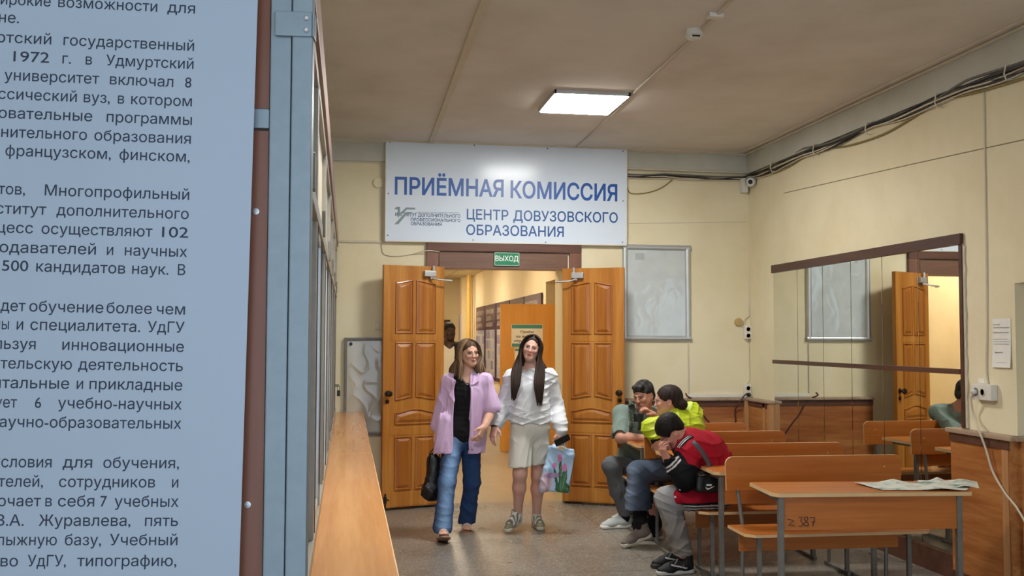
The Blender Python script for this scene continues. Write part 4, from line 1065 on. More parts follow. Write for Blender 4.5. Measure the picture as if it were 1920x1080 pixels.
def sdf_object(name, F, m, base, parent=None, col=None, smooth_it=1, T=None):
    V, Q = F.mesh()
    for _ in range(smooth_it):
        acc = np.zeros_like(V); cn = np.zeros(len(V))
        for i in range(4):
            a, b = Q[:, i], Q[:, (i+1) % 4]; np.add.at(acc, a, V[b]); np.add.at(cn, a, 1); np.add.at(acc, b, V[a]); np.add.at(cn, b, 1)
        V = V*.45+.55*acc/np.maximum(cn, 1)[:, None]
    me = bpy.data.meshes.new(name); cv = col(V) if col else None
    if T is not None: V = V @ np.array(T.to_3x3()).T+np.array(T.translation)
    W_ = V-np.array(base)
    me.vertices.add(len(V)); me.vertices.foreach_set('co', W_.astype(np.float32).ravel())
    me.loops.add(Q.size); me.loops.foreach_set('vertex_index', Q.astype(np.int32).ravel())
    me.polygons.add(len(Q)); me.polygons.foreach_set('loop_start', np.arange(0, Q.size, 4, dtype=np.int32)); me.polygons.foreach_set('loop_total', np.full(len(Q), 4, np.int32))
    me.polygons.foreach_set('use_smooth', np.ones(len(Q), bool)); me.update(calc_edges=True); me.validate()
    me.materials.append(m)
    if col:
        at_ = me.attributes.new('Col', 'FLOAT_COLOR', 'POINT'); at_.data.foreach_set('color', np.concatenate([cv, np.ones((len(V), 1))], 1).astype(np.float32).ravel())
    o = bpy.data.objects.new(name, me); COL.objects.link(o)
    if parent: o.parent = parent
    else: o.location = base
    return o
def L3(c): return np.array(lin(c)[:3])
def rot(yaw, pitch=0, roll=0):
    return np.array(Matrix.Rotation(math.radians(yaw), 3, 'Z') @ Matrix.Rotation(math.radians(pitch), 3, 'X') @ Matrix.Rotation(math.radians(roll), 3, 'Y'))
def nrm(v): v = np.array(v, float); return v/np.linalg.norm(v)

class Head:
    """origin between the ears at eye level; x to the right in the photo when facing the camera, y backwards, z up"""
    def __init__(s, c, yaw, pitch=0, roll=0, sc=1., female=True):
        s.c = np.array(c, float); s.R = rot(yaw, pitch, roll); s.k = sc; s.female = female
    def w(s, x, y, z): return s.c+s.R @ (np.array([x, y, z])*s.k)
    def loc(s, V): return (V-s.c) @ s.R/s.k
    def add(s, F):
        k = s.k; R = s.R
        E = lambda c, r, kk=.015, op='u': F.ell(s.w(*c), [q*k for q in r], R, kk, op)
        g = s.female
        E((0, .018, .034), (.073, .093, .082), .03); E((0, -.026, -.032), (.056 if g else .062, .060, .078), .04)
        E((0, -.060, -.090), (.021 if g else .034, .024, .022 if g else .026), .03)
        for q in (-1, 1):
            F.cone(s.w(q*(.050 if g else .057), .008, -.036), s.w(q*(.014 if g else .024), -.066, -.092), (.015 if g else .019)*k, (.013 if g else .016)*k, .03)
            E((q*.036, -.070, -.026), (.021, .018, .019), .02)
            E((q*.031, -.101 if g else -.098, .000), (.017, .015, .0105), .012, 's')
            E((q*.030, -.0775, -.0005), (.0145, .0125, .0125), .003)
            F.cone(s.w(q*.014, -.090, .020), s.w(q*.046, -.080, .020), (.0055 if g else .0075)*k, (.005 if g else .006)*k, .010)
            E((q*.076, .012, -.012), (.008, .019, .029), .008); E((q*.081, .008, -.010), (.005, .011, .017), .006, 's')
        nw = .78 if g else 1.
        F.cone(s.w(0, -.089, .006), s.w(0, -.1005 if g else -.108, -.030), .0066*k*nw, .0105*k*nw, .014)
        for q in (-1, 1): E((q*.0095*nw, -.098, -.032), (.0085*nw, .009, .0072*nw), .006)
        E((0, -.0900, -.058), (.020 if g else .024, .010, .0058), .006); E((0, -.0885, -.067), (.017 if g else .020, .010, .0066), .006)
        E((0, -.0985, -.0625), (.019, .006, .0012), .003, 's')
        return s
    def paint(s, V, C, skin, lips, brow, eye='3a2a20'):
        q = s.loc(V); x, y, z = q.T; front = y < -.055; ax_ = np.abs(x)
        def mixin(m, c): C[:] = C*(1-m[:, None])+m[:, None]*L3(c)
        sm = lambda d, w_: np.clip(.5-d/w_, 0, 1)
        ch = np.exp(-(((ax_-.040)/.018)**2+((z+.030)/.016)**2))*.28*front; mixin(ch, lips)
        m = front*sm(np.sqrt(((ax_-.031)/.0165)**2+((z-.001)/.0085)**2)-1, .5); mixin(m*.75, '4a3028' if s.female else '5a4034')
        m = front*sm(np.sqrt(((ax_-.031)/.013)**2+((z)/.0066)**2)-1, .4); mixin(m, 'b5a69b')
        m = front*sm(np.sqrt((ax_-.031)**2+z**2)-.0074, .002); mixin(m, eye)
        zl = .0052+.0035*(1-((ax_-.031)/.016)**2); m = front*sm(np.abs(z-zl)-.0022, .002)*(np.abs(ax_-.031) < .017); mixin(m*.95, '1e1512')
        zb = .0195+.005*(1-((ax_-.034)/.022)**2); m = front*sm(np.abs(z-zb)-(.0020 if s.female else .0034), .003)*(ax_ > .012)*(ax_ < .052); mixin(m*.8, brow)
        hw = .0235; up = front*(ax_ < hw)*sm(np.abs(z+.0632)-.0095*(1-(ax_/hw)**2), .003); mixin(up*.85, lips)
        m = front*(ax_ < .018)*sm(np.abs(z+.0628)-.0009, .0016); mixin(m*.7, '5a2420')
        m = (y < -.1)*sm(np.sqrt(((ax_-.008)/.004)**2+((z+.041)/.0022)**2)-1, .6); mixin(m*.7, '5a342a')
        return C

def hand(F, wr, d, n, t, curl=20., spread=1., s=1., thumb=.5, k=.008):
    """wr wrist, d towards the knuckles, n out of the palm, t to the thumb side; curl in degrees at each joint (one value or four)"""
    wr = np.array(wr, float); d = nrm(d); n = nrm(np.array(n)-d*np.dot(n, d)); t0 = np.cross(n, d); t = t0 if np.dot(t0, t) > 0 else -t0
    A = np.stack([d, t, n], 1)
    F.cone(wr-d*.02, wr+d*.02*s, .024*s, .024*s, .02, flat=n, fs=.75)
    F.box(wr+d*.050*s, [.045*s, .040*s, .013*s], A, .012*s, .02); F.ell(wr+d*.03*s+t*.022*s+n*.008*s, [.032*s, .019*s, .016*s], A, .014)
    cs = curl if isinstance(curl, (list, tuple)) else [curl]*4
    for i, (o, L, r) in enumerate(((.031, .070, .0088), (.0105, .079, .0090), (-.0105, .074, .0086), (-.030, .058, .0078))):
        p = wr+d*(.088-.004*abs(i-1.3))*s+t*o*s; dr = nrm(d+t*o*3.2*spread); q = [p-d*.012*s]; a = 0; q.append(p)
        for j, f in enumerate((.46, .30, .24)):
            a += math.radians(cs[i])*(.8 if j == 0 else 1); q.append(q[-1]+(dr*math.cos(a)+n*math.sin(a))*L*f*s)
        F.chain(q, [r*s*1.1, r*s*1.08, r*s, r*s*.92, r*s*.8], k*.6)
    b = wr+d*.022*s+t*.030*s; e = b+(d*.62+t*.62+n*.35*thumb*2)*.042*s; g = e+(d*.8+t*.25+n*.8*thumb)*.034*s
    F.chain([b, e, g], [.0135*s, .0110*s, .0088*s], k)
def shoe(name, heel, toe, parent, base, L=.255, up='1a1a1a', sole='e5e3de', tongue=None, mat_u=None, paint=None, high=.0, tilt=0., w_=1.):
    """heel and toe: ground points"""
    heel = Vector(heel); toe = Vector(toe); f = (toe-heel).normalized(); z = Vector((0, 0, 1)); x = f.cross(z).normalized(); z = x.cross(f).normalized()
    T = Matrix.Identity(4); T.col[0][:3] = x; T.col[1][:3] = f; T.col[2][:3] = z; T.translation = heel
    q = L/.255
    F = Field((-.07, -.03, -.01), (.07, .30*q, .16+high), .0045)
    F.cone((0, .035, .045), (0, .07*q, .05), .035*w_, .036*w_, .03); F.cone((0, .07*q, .048), (0, .17*q, .040), .037*w_, .037*w_, .03)
    F.cone((0, .17*q, .036), (.004, .222*q, .030), .038*w_, .030*w_, .03, flat=(0, 0, 1), fs=.8); F.cone((0, .045, .06), (0, .04, .105+high), .037*w_, .040*w_, .03)
    F.cone((0, .10*q, .085), (0, .17*q, .062), .017, .014, .02)
    F.cut((0, 0, .016), (0, 0, -1)); F.ell((0, .044, .135+high), (.030*w_, .035, .05), None, .006, 's')
    cu = L3(up)
    def colf(V):
        C = np.tile(cu, (len(V), 1))
        if paint: paint(V, C, q)
        return C
    o = sdf_object(name, F, mat_u or M['shoe'], base, parent, colf, 1, T)
    S = Field((-.07, -.03, -.012), (.07, .30*q, .06), .0045)
    S.cone((0, .03, .012), (0, .12*q, .012), .040*w_, .036*w_, .02); S.cone((0, .12*q, .012), (.003, .225*q, .014), .038*w_, .036*w_, .02)
    S.cut((0, 0, .030), (0, 0, 1)); S.cut((0, 0, .0), (0, 0, -1))
    sdf_object('sole', S, mat('sole_'+sole, sole, .6), base, o, None, 1, T)
    return o
M['skin'] = vcol('skin', .5, .05, 300, .35, .08)
M['shoe'] = vcol('shoe_fabric', .6, .15, 200, .3)
M['cloth'] = vcol('cotton_cloth', .85, .25, 500, .2, var=.06)
M['denim'] = vcol('denim', .8, .3, 320, .2, var=.14, stretch=(1, 1, .35))
M['nylon'] = vcol('quilted_nylon', .5, .2, 60, .4, var=.05)
M['hair'] = vcol('hair', .6, .8, 190, .22, stretch=(1, 1, .05), var=.35)
def flatcol(c): a = L3(c); return lambda V: np.tile(a, (len(V), 1))
def denim_col(c, c2, lines, wd=.06):
    a, b = L3(c), L3(c2)
    def f(V):
        m = np.zeros(len(V))
        for p, q in lines:
            p = np.array(p, float); q = np.array(q, float); d = q-p; t = np.clip(((V-p) @ d)/(d @ d), 0, 1)
            m = np.maximum(m, np.exp(-(np.linalg.norm(V-p-t[:, None]*d, axis=1)/wd)**2))
        return a*(1-m[:, None])+b*m[:, None]
    return f
def bounds(pts, pad=.14):
    A = np.array([list(p) for p in pts]); return A.min(0)-pad, A.max(0)+pad
J = lambda px, py, Y: np.array(ay(px, py, Y))
def up(p, dz): return np.array(p)+np.array([0, 0, dz])

from mathutils.bvhtree import BVHTree
class Surf:                               # finds points on a garment
    def __init__(s, o, base): s.b = BVHTree.FromPolygons([v.co+base for v in o.data.vertices], [tuple(q.vertices) for q in o.data.polygons])
    def hit(s, px, py, off=.003, Yd=8.):
        d = _ray(px, py).normalized(); h = s.b.ray_cast(CAM_C, d)[0]
        return np.array((h if h else ay(px, py, Yd))-d*off)
    def patch(s, name, quad, m, base, parent, off=.004, n=10, th=.004):
        """cloth piece lying on the garment, its corners given as seen: bottom left, bottom right, top right, top left"""
        b = MB(); q = [np.array(c, float) for c in quad]
        b.grid(lambda u, v: tuple(s.hit(*((q[0]*(1-u)+q[1]*u)*(1-v)+(q[3]*(1-u)+q[2]*u)*v), off)-np.array(base)), n, n)
        o = b.build(name, m, parent, 60, fix=False); md = o.modifiers.new('thick', 'SOLIDIFY'); md.thickness = th; md.offset = 1; return o
    def line(s, name, pts, r, m, base, parent, off=.003):
        return MB().tube([tuple(s.hit(*p, off)-np.array(base)) for p in pts], r, 6).build(name, m, parent, 60)

def locks(name, paths, cols, base, parent, m=None, flat=.55, n=7, sub=6):
    """strands of hair: smooth tapering ribbons along the given points [(points, widths)]"""
    b = MB(); C = []
    for (P, R), c in zip(paths, cols):
        P = [np.array(q, float) for q in P]; pts = []; rr = []
        for i in range(len(P)-1):
            p0 = P[max(i-1, 0)]; p1 = P[i]; p2 = P[i+1]; p3 = P[min(i+2, len(P)-1)]
            for j in range(sub):
                t = j/sub; pts.append(.5*((2*p1)+(p2-p0)*t+(2*p0-5*p1+4*p2-p3)*t*t+(3*p1-p0-3*p2+p3)*t**3)-np.array(base)); rr.append(R[i]*(1-t)+R[i+1]*t)
        pts.append(P[-1]-np.array(base)); rr.append(R[-1]); n0 = len(b.v); b.tube([tuple(q) for q in pts], rr, n); C += [c]*(len(b.v)-n0)
    o = b.build(name, m or M['hair'], parent, 80, fix=False); a = o.data.attributes.new('Col', 'FLOAT_COLOR', 'POINT')
    a.data.foreach_set('color', np.array([list(c)+[1] for c in C], np.float32).ravel()); return o
def torso(F, sl, sr, chest, waist, pelvis, R, g=0., k=.06, w_=(.148, .122, .155), dp=(.105, .092, .112)):
    F.ell(chest, [w_[0]+g, dp[0]+g, .17+g], R, k); F.ell(waist, [w_[1]+g, dp[1]+g, .15+g], R, k); F.ell(pelvis, [w_[2]+g, dp[2]+g, .125+g], R, k)
    F.cone(sl, sr, .050+g, .050+g, k); return F
def skin_paint(head, skin, lips, brow, eye='3a2a20'):
    def f(V):
        C = np.tile(L3(skin), (len(V), 1)); return head.paint(V, C, skin, lips, brow, eye)
    return f
def person(F, base, label, col, group=None):
    o = sdf_object('person', F, M['skin'], base, None, col, 1); return tag(o, label, 'person', group)
def hair_col(c1, c2, s=1.):
    a, b = L3(c1), L3(c2)
    def f(V):
        t = .5+.5*np.sin(V[:, 0]*160*s+np.sin(V[:, 2]*14)*2)*np.sin(V[:, 1]*130*s+np.sin(V[:, 2]*9+1)*2); t = t[:, None]**1.5
        return a*(1-t)+b*t
    return f

# ------------------------------------------------------------------ woman in the lilac shirt
def woman_lilac():
    base = Vector((.9, 8.28, 0)); H = Head(J(879, 661.5, 8.25), 19, 2, -3, .95)
    neck = J(877, 702, 8.28); chest = J(875, 742, 8.28); waist = J(868, 785, 8.28); pel = J(867, 813, 8.28)
    sl, sr = J(844, 716, 8.29), J(909, 715, 8.25); R = rot(4, 0, 0)
    el, er = J(829, 770, 8.33), J(923, 768, 8.22); wl, wr = J(818, 822, 8.26), J(908, 801, 8.12)
    hl, hr = J(852, 818, 8.27), J(882, 818, 8.29); kl, kr = J(838, 905, 8.17), J(885, 903, 8.36); al, ar = J(830, 988, 8.13), J(875, 978, 8.53)
    lo, hi = bounds([H.w(0, 0, .15), neck, el, er, wl, wr, kl, kr, al, ar, (al[0], 7.88, .12), (ar[0], 8.62, .1), (0.9, 8.2, .14)], .13); lo[2] = -.02
    F = Field(lo, hi, .0045); H.add(F)
    F.cone(H.w(0, .02, -.05), neck, .047, .050, .03); F.cone(neck, up(neck, -.06), .058, .07, .05)
    torso(F, sl, sr, chest, waist, pel, R)
    F.chain([sl, el, wl], [.045, .036, .024], .016); F.chain([sr, er, wr], [.045, .037, .024], .016)
    F.cone(er*.6+wr*.4, wr, .036, .024, .02)
    hand(F, wr, (-.45, -.30, -.85), (-.7, .5, 0), (-.2, -.9, -.1), [28, 32, 36, 40])
    hand(F, wl, (-.05, -.05, -1), (.9, -.3, 0), (.3, -.9, 0), 55)
    F.chain([hl, kl, al], [.08, .055, .035], .03); F.chain([hr, kr, ar], [.08, .055, .035], .03)
    # bare feet in sandals
    heel1 = np.array([al[0], al[1]+.03, .03]); toe1 = np.array([al[0]-.004, al[1]-.185, .085])
    heel2 = np.array([ar[0], ar[1]+.035, .035]); toe2 = np.array([ar[0]-.012, ar[1]-.165, .030])
    for hh, tt, an in ((heel1, toe1, al), (heel2, toe2, ar)):
        F.cone(an, hh, .034, .030, .03); F.cone(hh, hh*.35+tt*.65, .030, .032, .03); F.cone(an, hh*.4+tt*.6, .030, .026, .03)
        s_ = np.cross(nrm(tt-hh), (0, 0, 1))
        for i, o_ in enumerate((-.030, -.013, .001, .014, .026)):
            sg = -o_ if an is al else o_
            q = hh*.3+tt*.7+s_*sg; F.cone(q, q+nrm(tt-hh)*(.050-.006*i), .0105-.0008*i, .0085-.0006*i, .004)
    p = person(F, base, 'woman in an open lilac shirt, black top and blue jeans walking with a black bag', skin_paint(H, 'd3a58f', 'b5615c', '5a4434'))
    # hair: shoulder length, brown with fair ends
    lo, hi = bounds([H.w(0, 0, .1), J(850, 712, 8.3), J(908, 712, 8.2)], .12)
    F = Field(lo, hi, .0045)
    F.ell(H.w(0, .022, .037), [.0755, .0935, .081], H.R, .02)
    F.chain([H.w(.0, .06, .03), H.w(0, .07, -.08), J(878, 700, 8.36)], [.07, .062, .045], .03)
    F.ell(H.w(.004, -.094, -.030), [.056*.95, .062*.95, .090*.95], H.R, .018, 's')
    F.wrinkle(.003, (150, 150, 16), 3, True)
    hc = hair_col('4a3628', '6b503a')
    def col(V):
        C = hc(V); t = np.clip((H.c[2]-.03-V[:, 2])/.14, 0, 1)[:, None]; return C*(1-t)+t*(C*.35+.65*L3('957a5e'))
    hair_o = sdf_object('hair', F, M['hair'], base, p, col); rs = np.random.RandomState(4); L = []; cc = []
    for sd in (-1, 1):
        for k in range(34):
            t = rs.uniform(0, 1); a = rs.uniform(-.008, .008); wv = rs.uniform(-1, 1); e = rs.uniform(0, 10)
            if sd < 0: x3, y3, x4, y4 = 866-19*t+a*200, 686+6*t, 866-20*t+wv*5, 705+e
            else: x3, y3, x4, y4 = 893+8*t+a*200, 684, 893+14*t+wv*5, 697+e
            yy = -.045+.10*t; d3 = 8.19+.12*t; out = sd*(.078+.010*(1-t)+a)
            L.append(([H.w(-.012+sd*.012, yy*.8, .118-.25*yy*yy*4), H.w(sd*.058, yy, .085), H.w(out, yy+.01, .025), H.w(out*1.06, yy+.015, -.045), J(x3+wv*3, y3, d3), J(x4, y4, d3-.01)], [.006, .010, .011, .012, .012, .003]))
            f = rs.uniform(.75, 1.25); cc.append(np.clip(L3('5f4836')*f if rs.rand() < .6 else L3('94795b')*f, 0, 1))
    locks('hair_strands', L, cc, base, hair_o)
    # black top with a V neck
    lo, hi = bounds([sl, sr, pel], .17); F = Field(lo, hi, .006); torso(F, sl, sr, chest, waist, up(pel, .01), R, .012)
    F.cut(J(866, 829, 8.2), (0, 0, -1)); F.cone(J(877, 700, 8.16), J(878, 730, 8.14), .075, .006, .006, 's'); F.cone(J(877, 698, 8.25), J(877, 690, 8.25), .075, .075, .006, 's')
    F.wrinkle(.004, (22, 22, 30), 2); F.grow(-.001); sdf_object('top', F, M['cloth'], base, p, flatcol('17161a'))
    # lilac shirt, open in front
    lo, hi = bounds([el, er, J(864, 855, 8.3), sl, sr, up(sl, .1)], .15); F = Field(lo, hi, .0055)
    bk = R[:, 1]
    F.cone(chest, J(865, 880, 8.30), .170, .185, .03, flat=bk, fs=.76); F.cone(sl, sr, .066, .066, .05); F.cone(up(neck, -.05), up(neck, -.03), .075, .07, .04)
    F.chain([sl, sl*.4+el*.6, J(825, 800, 8.31)], [.066, .066, .066], .016); F.chain([sr, er*.92+sr*.08], [.062, .068], .016)
    F.cone(J(834, 790, 8.2), J(834, 872, 8.19), .062, .075, .03, flat=bk, fs=.6)
    F.cut(J(864, 850, 8.1), (.0, -.05, -1)); da = nrm(er-sr); F.cone(er+da*.100, er+da*.2, .09, .1, .006, 's')
    xa, xb = J(850, 760, 8.15)[0], J(882.5, 760, 8.15)[0]; zt, zb = J(870, 690, 8.2)[2], J(870, 860, 8.2)[2]
    F.box(((xa+xb)/2, 8.02, (zt+zb)/2), ((xb-xa)/2, .26, (zt-zb)/2+.1), rot(0, 0, 1.2), .004, .006, 's')
    F.cone(up(neck, .07), up(neck, -.028), .064, .062, .006, 's'); F.ell(up(pel, -.1), [.15, .105, .17], R, .006, 's')
    F.wrinkle(.008, (20, 20, 8), 8, True); F.grow(.007)
    o = sdf_object('shirt', F, M['cloth'], base, p, flatcol('d2b4d8'))
    sf = Surf(o, base); cm = mat('lilac_cotton', 'd2b4d8', .85, bump=.1, scale=300)
    sf.patch('collar', [(884, 724), (898, 716), (899, 700), (889, 699)], cm, base, o, .008, 8, .006)
    sf.patch('collar', [(851, 715), (863, 724), (865, 703), (856, 700)], cm, base, o, .008, 8, .006)
    sf.patch('placket', [(883, 845), (887, 845), (887, 724), (883, 724)], cm, base, o, .004, 14, .004)
    # jeans
    lo, hi = bounds([pel, kl, kr, al, ar], .14); F = Field(lo, hi, .0055)
    F.ell(pel, [.158, .115, .13], R, .05); F.chain([hl, kl, kl*.4+al*.6, al], [.088, .070, .068, .080], .03); F.chain([hr, kr, kr*.4+ar*.6, ar], [.088, .070, .066, .076], .03)
    F.cut((0, 0, .055), (0, .0, -1)); F.cut(J(866, 805, 8.2), (0, 0, 1)); F.wrinkle(.004, (14, 14, 20), 4, True)
    sdf_object('jeans', F, M['denim'], base, p, denim_col('2a4470', '7c9fcb', [(hl+[0, -.09, 0], kl+[0, -.07, 0]), (kl+[0, -.07, 0], al+[0, -.07, 0])], .055))
    # sandals
    for hh, tt in ((heel1, toe1), (heel2, toe2)):
        f_ = nrm(tt-hh); x_ = nrm(np.cross(f_, (0, 0, 1))); z_ = np.cross(x_, f_); F = Field(*bounds([hh, tt], .07), .004)
        a = hh-z_*.036+f_*-.01; b = tt-z_*.030+f_*.012
        F.cone(a, a*.4+b*.6, .036, .044, .02, flat=z_, fs=.34); F.cone(a*.4+b*.6, b, .044, .036, .02, flat=z_, fs=.34)
        s = sdf_object('sandal', F, M['shoe'], base, p, flatcol('8a6f5c'))
        q = hh*.42+tt*.58; st_ = MB(); pts = [q+x_*(.044*math.cos(t))+z_*(-.02+.056*math.sin(t))-np.array(base) for t in np.linspace(-.3, PI+.3, 16)]
        vs = []
        for pp in pts:
            for dd in (-.034, .036): vs.append(pp+f_*dd); 
        st_.add(vs, [(2*i, 2*i+1, 2*i+3, 2*i+2) for i in range(15)]); ob = st_.build('strap', mat('white_strap', 'd9d5d0', .5), s, 60)
        md = ob.modifiers.new('thick', 'SOLIDIFY'); md.thickness = .004
    # necklace
    MB().tube([tuple(J(866+i*2.4, 705+16*math.sin(PI*i/9)**.8, 8.15+.012*abs(i-4.5)/4.5)-np.array(base)) for i in range(10)], .0014, 5).build('necklace', M['chrome'], p)
    # black shoulder bag held low
    F = Field(*bounds([J(812, 845, 8.28), J(812, 935, 8.28)], .16), .006)
    F.cone(J(813, 862, 8.30), J(810, 920, 8.30), .055, .072, .04, flat=np.array([0, 1, 0]), fs=.55); F.cone(J(807, 920, 8.30), J(822, 922, 8.30), .065, .06, .04, flat=np.array([0, 1, 0]), fs=.6)
    F.wrinkle(.006, (20, 20, 25), 6, True)
    b = J(811, 938, 8.30); bag = sdf_object('handbag', F, mat('black_leather', '161416', .35, var=.2, scale=40, bump=.3), Vector(b)); tag(bag, 'soft black handbag carried low by the woman in the lilac shirt', 'bag')
    MB().tube([tuple(J(x, y, 8.27)-b) for x, y in ((801, 872), (806, 850), (815, 838), (823, 843), (826, 868))], .006, 6).build('handle', M['black'], bag)
woman_lilac()

# ------------------------------------------------------------------ young woman in white sweatshirt and shorts
def woman_white():
    base = Vector((1.48, 8.38, 0)); H = Head(J(996.5, 652.5, 8.30), -14, -2, 12, .95)
    neck = J(995, 697, 8.33); chest = J(994, 735, 8.33); waist = J(994, 775, 8.33); pel = J(994, 802, 8.33)
    sl, sr = J(960, 708, 8.33), J(1029, 706, 8.34); R = rot(-4)
    el, er = J(946, 755, 8.37), J(1043, 762, 8.38); wl, wr = J(929, 799, 8.28), J(1052, 808, 8.24)
    hl, hr = J(979, 815, 8.32), J(1009, 815, 8.35); kl, kr = J(975, 888, 8.28), J(1009, 890, 8.42); al, ar = J(971, 962, 8.47), J(1006, 964, 8.58)
    lo, hi = bounds([H.w(0, 0, .15), el, er, wl, wr, J(1053, 840, 8.2), kl, kr, al, ar, J(922, 828, 8.2)], .13); lo[2] = -.02
    F = Field(lo, hi, .0045); H.add(F)
    F.cone(H.w(0, .02, -.05), neck, .045, .048, .03); F.cone(neck, up(neck, -.06), .056, .07, .05)
    torso(F, sl, sr, chest, waist, pel, R)
    F.chain([sl, el, wl], [.043, .036, .023], .016); F.chain([sr, er, wr], [.043, .036, .023], .016)
    hand(F, wl, (-.28, -.25, -.9), (.8, .5, 0), (.3, -.9, 0), [15, 20, 24, 30])
    hand(F, wr, (.10, -.35, -.85), (-.3, .9, -.2), (-.9, -.3, 0), [62, 66, 70, 70], thumb=.8)
    F.chain([hl, kl, kl*.65+al*.35, al], [.082, .056, .054, .033], .03); F.chain([hr, kr, kr*.65+ar*.35, ar], [.082, .056, .054, .033], .03)
    F.ell(kl+[0, -.02, 0], [.04, .04, .045], None, .03); F.ell(kr+[0, -.02, 0], [.04, .04, .045], None, .03)
    p = person(F, base, 'young woman with long dark hair in white sweatshirt and shorts carrying a tulip bag', skin_paint(H, 'd2a595', 'b04a48', '3a2820'))
    # long straight hair
    lo, hi = bounds([H.w(0, 0, .1), J(962, 752, 8.3), J(1046, 722, 8.36), J(1018, 765, 8.2)], .11)
    F = Field(lo, hi, .0045)
    F.ell(H.w(0, .022, .037), [.0755, .0935, .082], H.R, .02)
    F.chain([H.w(.0, .06, .03), H.w(0, .075, -.09), J(996, 715, 8.44), J(996, 745, 8.46)], [.07, .07, .07, .05], .03)
    F.ell(H.w(0, -.098, -.026), [.055, .064, .093], H.R, .016, 's')
    F.wrinkle(.003, (170, 170, 4), 13, True)
    hair_o = sdf_object('hair', F, M['hair'], base, p, hair_col('231815', '3e2c24')); rs = np.random.RandomState(9); L = []; cc = []
    for sd in (-1, 1):
        for k in range(46):
            t = rs.uniform(0, 1); a = rs.uniform(-.006, .006); e = rs.uniform(0, 14); wv = rs.uniform(-1, 1)
            if sd < 0: x3, x4, x5, y5 = 976-14*t, 973-13*t, 966-5*t+wv*2, 738+e
            else: x3, x4, x5, y5 = 1006+15*t, 1003+17*t, 1008+9*t+wv*2, 748+e
            yy = -.050+.075*t; d3 = 8.215+.03*t; out = sd*(.076+.010*(1-abs(t-.5))+a)
            L.append(([H.w(.004+sd*.008, yy*.9, .118-.9*yy*yy), H.w(sd*.056, yy, .088), H.w(out, yy+.012, .028), H.w(out*1.05, yy+.018, -.05), J(x3+wv, 693, d3), J(x4+wv, 722, d3-.055), J(x5, y5, d3-.055)], [.006, .010, .011, .011, .011, .010, .002]))
            f = rs.uniform(.7, 1.35); cc.append(np.clip(L3('34251e')*f, 0, 1))
    for k in range(16):
        t = rs.uniform(0, 1); L.append(([H.w(.07, .03+.03*t, .03), H.w(.085, .05, -.06), J(1023+4*t, 692+2*t, 8.33+.04*t), J(1037+4*t, 702+3*t, 8.33), J(1046+3*t, 720+4*t, 8.36), J(1048+2*t, 738+8*t, 8.385)], [.010, .011, .010, .008, .006, .002])); cc.append(L3('34251e')*rs.uniform(.7, 1.3))
    locks('hair_strands', L, cc, base, hair_o)
    # sweatshirt
    lo, hi = bounds([wl, wr, el, er, sl, sr, pel, up(sl, .08)], .13); F = Field(lo, hi, .0055)
    bk = R[:, 1]
    F.cone(chest, J(993, 786, 8.33), .152, .170, .05, flat=bk, fs=.80); F.cone(sl, sr, .066, .066, .05); F.cone(up(neck, -.05), up(neck, -.025), .078, .068, .04)
    F.chain([sl, el, el*.25+wl*.75, wl], [.062, .058, .058, .042], .016); F.chain([sr, er, er*.25+wr*.75, wr], [.062, .060, .060, .042], .016)
    F.cut(wl+nrm(wl-el)*.002, nrm(wl-el)*np.array([1, 1, 1]), .006)
    F.cone(up(neck, .09), up(neck, -.03), .074, .070, .006, 's'); F.cone(J(994, 702, 8.18), J(993, 715, 8.16), .03, .004, .006, 's')
    F.put(lambda X, Y, Z: np.maximum(Z-J(994, 794, 8.2)[2]*-1*-1-0., np.abs(X-1.478)-.20)*0+np.maximum(Z-(J(994, 794, 8.2)[2]), np.abs(X-J(994, 794, 8.3)[0])-.195), [1.2, 8, .7], [1.75, 8.7, J(994, 794, 8.2)[2]], .006, 's')
    zc = J(994, 794, 8.2)[2]
    F.wrinkle(.008, (15, 15, 20), 21, True); F.wrinkle(.006, (39, 20, 6), 22, True, lambda X, Y, Z: np.exp(-(((Z-chest[2]-.02)/.09)**2))*(np.abs(X-chest[0]) < .12)*(Y < chest[1])); F.grow(.008)
    sdf_object('sweatshirt', F, M['cloth'], base, p, flatcol('d6d8dc'))
    MB().tube([tuple(J(961+i*3.3, 776+1.5*math.sin(i*.6), 8.20+.0022*abs(i-10)**1.5*.2)-np.array(base)) for i in range(21)], .0035, 6).build('drawstring_seam', mat('seam_grey', 'a9aaad', .8), p)
    # shorts
    lo, hi = bounds([pel, kl, kr], .15); F = Field(lo, hi, .0055)
    F.ell(up(pel, .01), [.165, .122, .13], R, .05); F.chain([hl, kl+[0, 0, .01]], [.096, .094], .02); F.chain([hr, kr+[0, 0, -.01]], [.096, .094], .02)
    zs = J(976, 874, 8.28)[2]; F.cut((kl[0], 0, zs), (.05, 0, -1)); F.ell(up(kl, .0), [.060, .062, .06], None, .006, 's'); F.ell(up(kr, .0), [.06, .062, .06], None, .006, 's')
    F.cone(J(993, 842, 8.22), J(993, 900, 8.20), .008, .026, .012, 's'); F.cone(J(993, 846, 8.33), J(993, 900, 8.33), .012, .028, .012, 's'); F.cone(J(993, 846, 8.42), J(993, 900, 8.44), .012, .028, .012, 's'); F.wrinkle(.007, (18, 18, 9), 31, True); F.grow(.005)
    sdf_object('shorts', F, M['cloth'], base, p, flatcol('d8d6cc'))
    # watch, socks, sneakers
    d_ = nrm(wl-el); w_ = MB(); u_ = nrm(np.cross(d_, (0, 1, 0))); v_ = np.cross(d_, u_); c_ = wl+d_*.012
    w_.tube([tuple(c_+(u_*math.cos(t)+v_*math.sin(t))*.029-np.array(base)) for t in np.linspace(0, 2*PI, 20)], .007, 6); w_.box(*[q for i in range(3) for q in ((c_-np.array(base))[i]-.014, (c_-np.array(base)+np.array([0, -.028, 0]))[i]+.014)], .003)
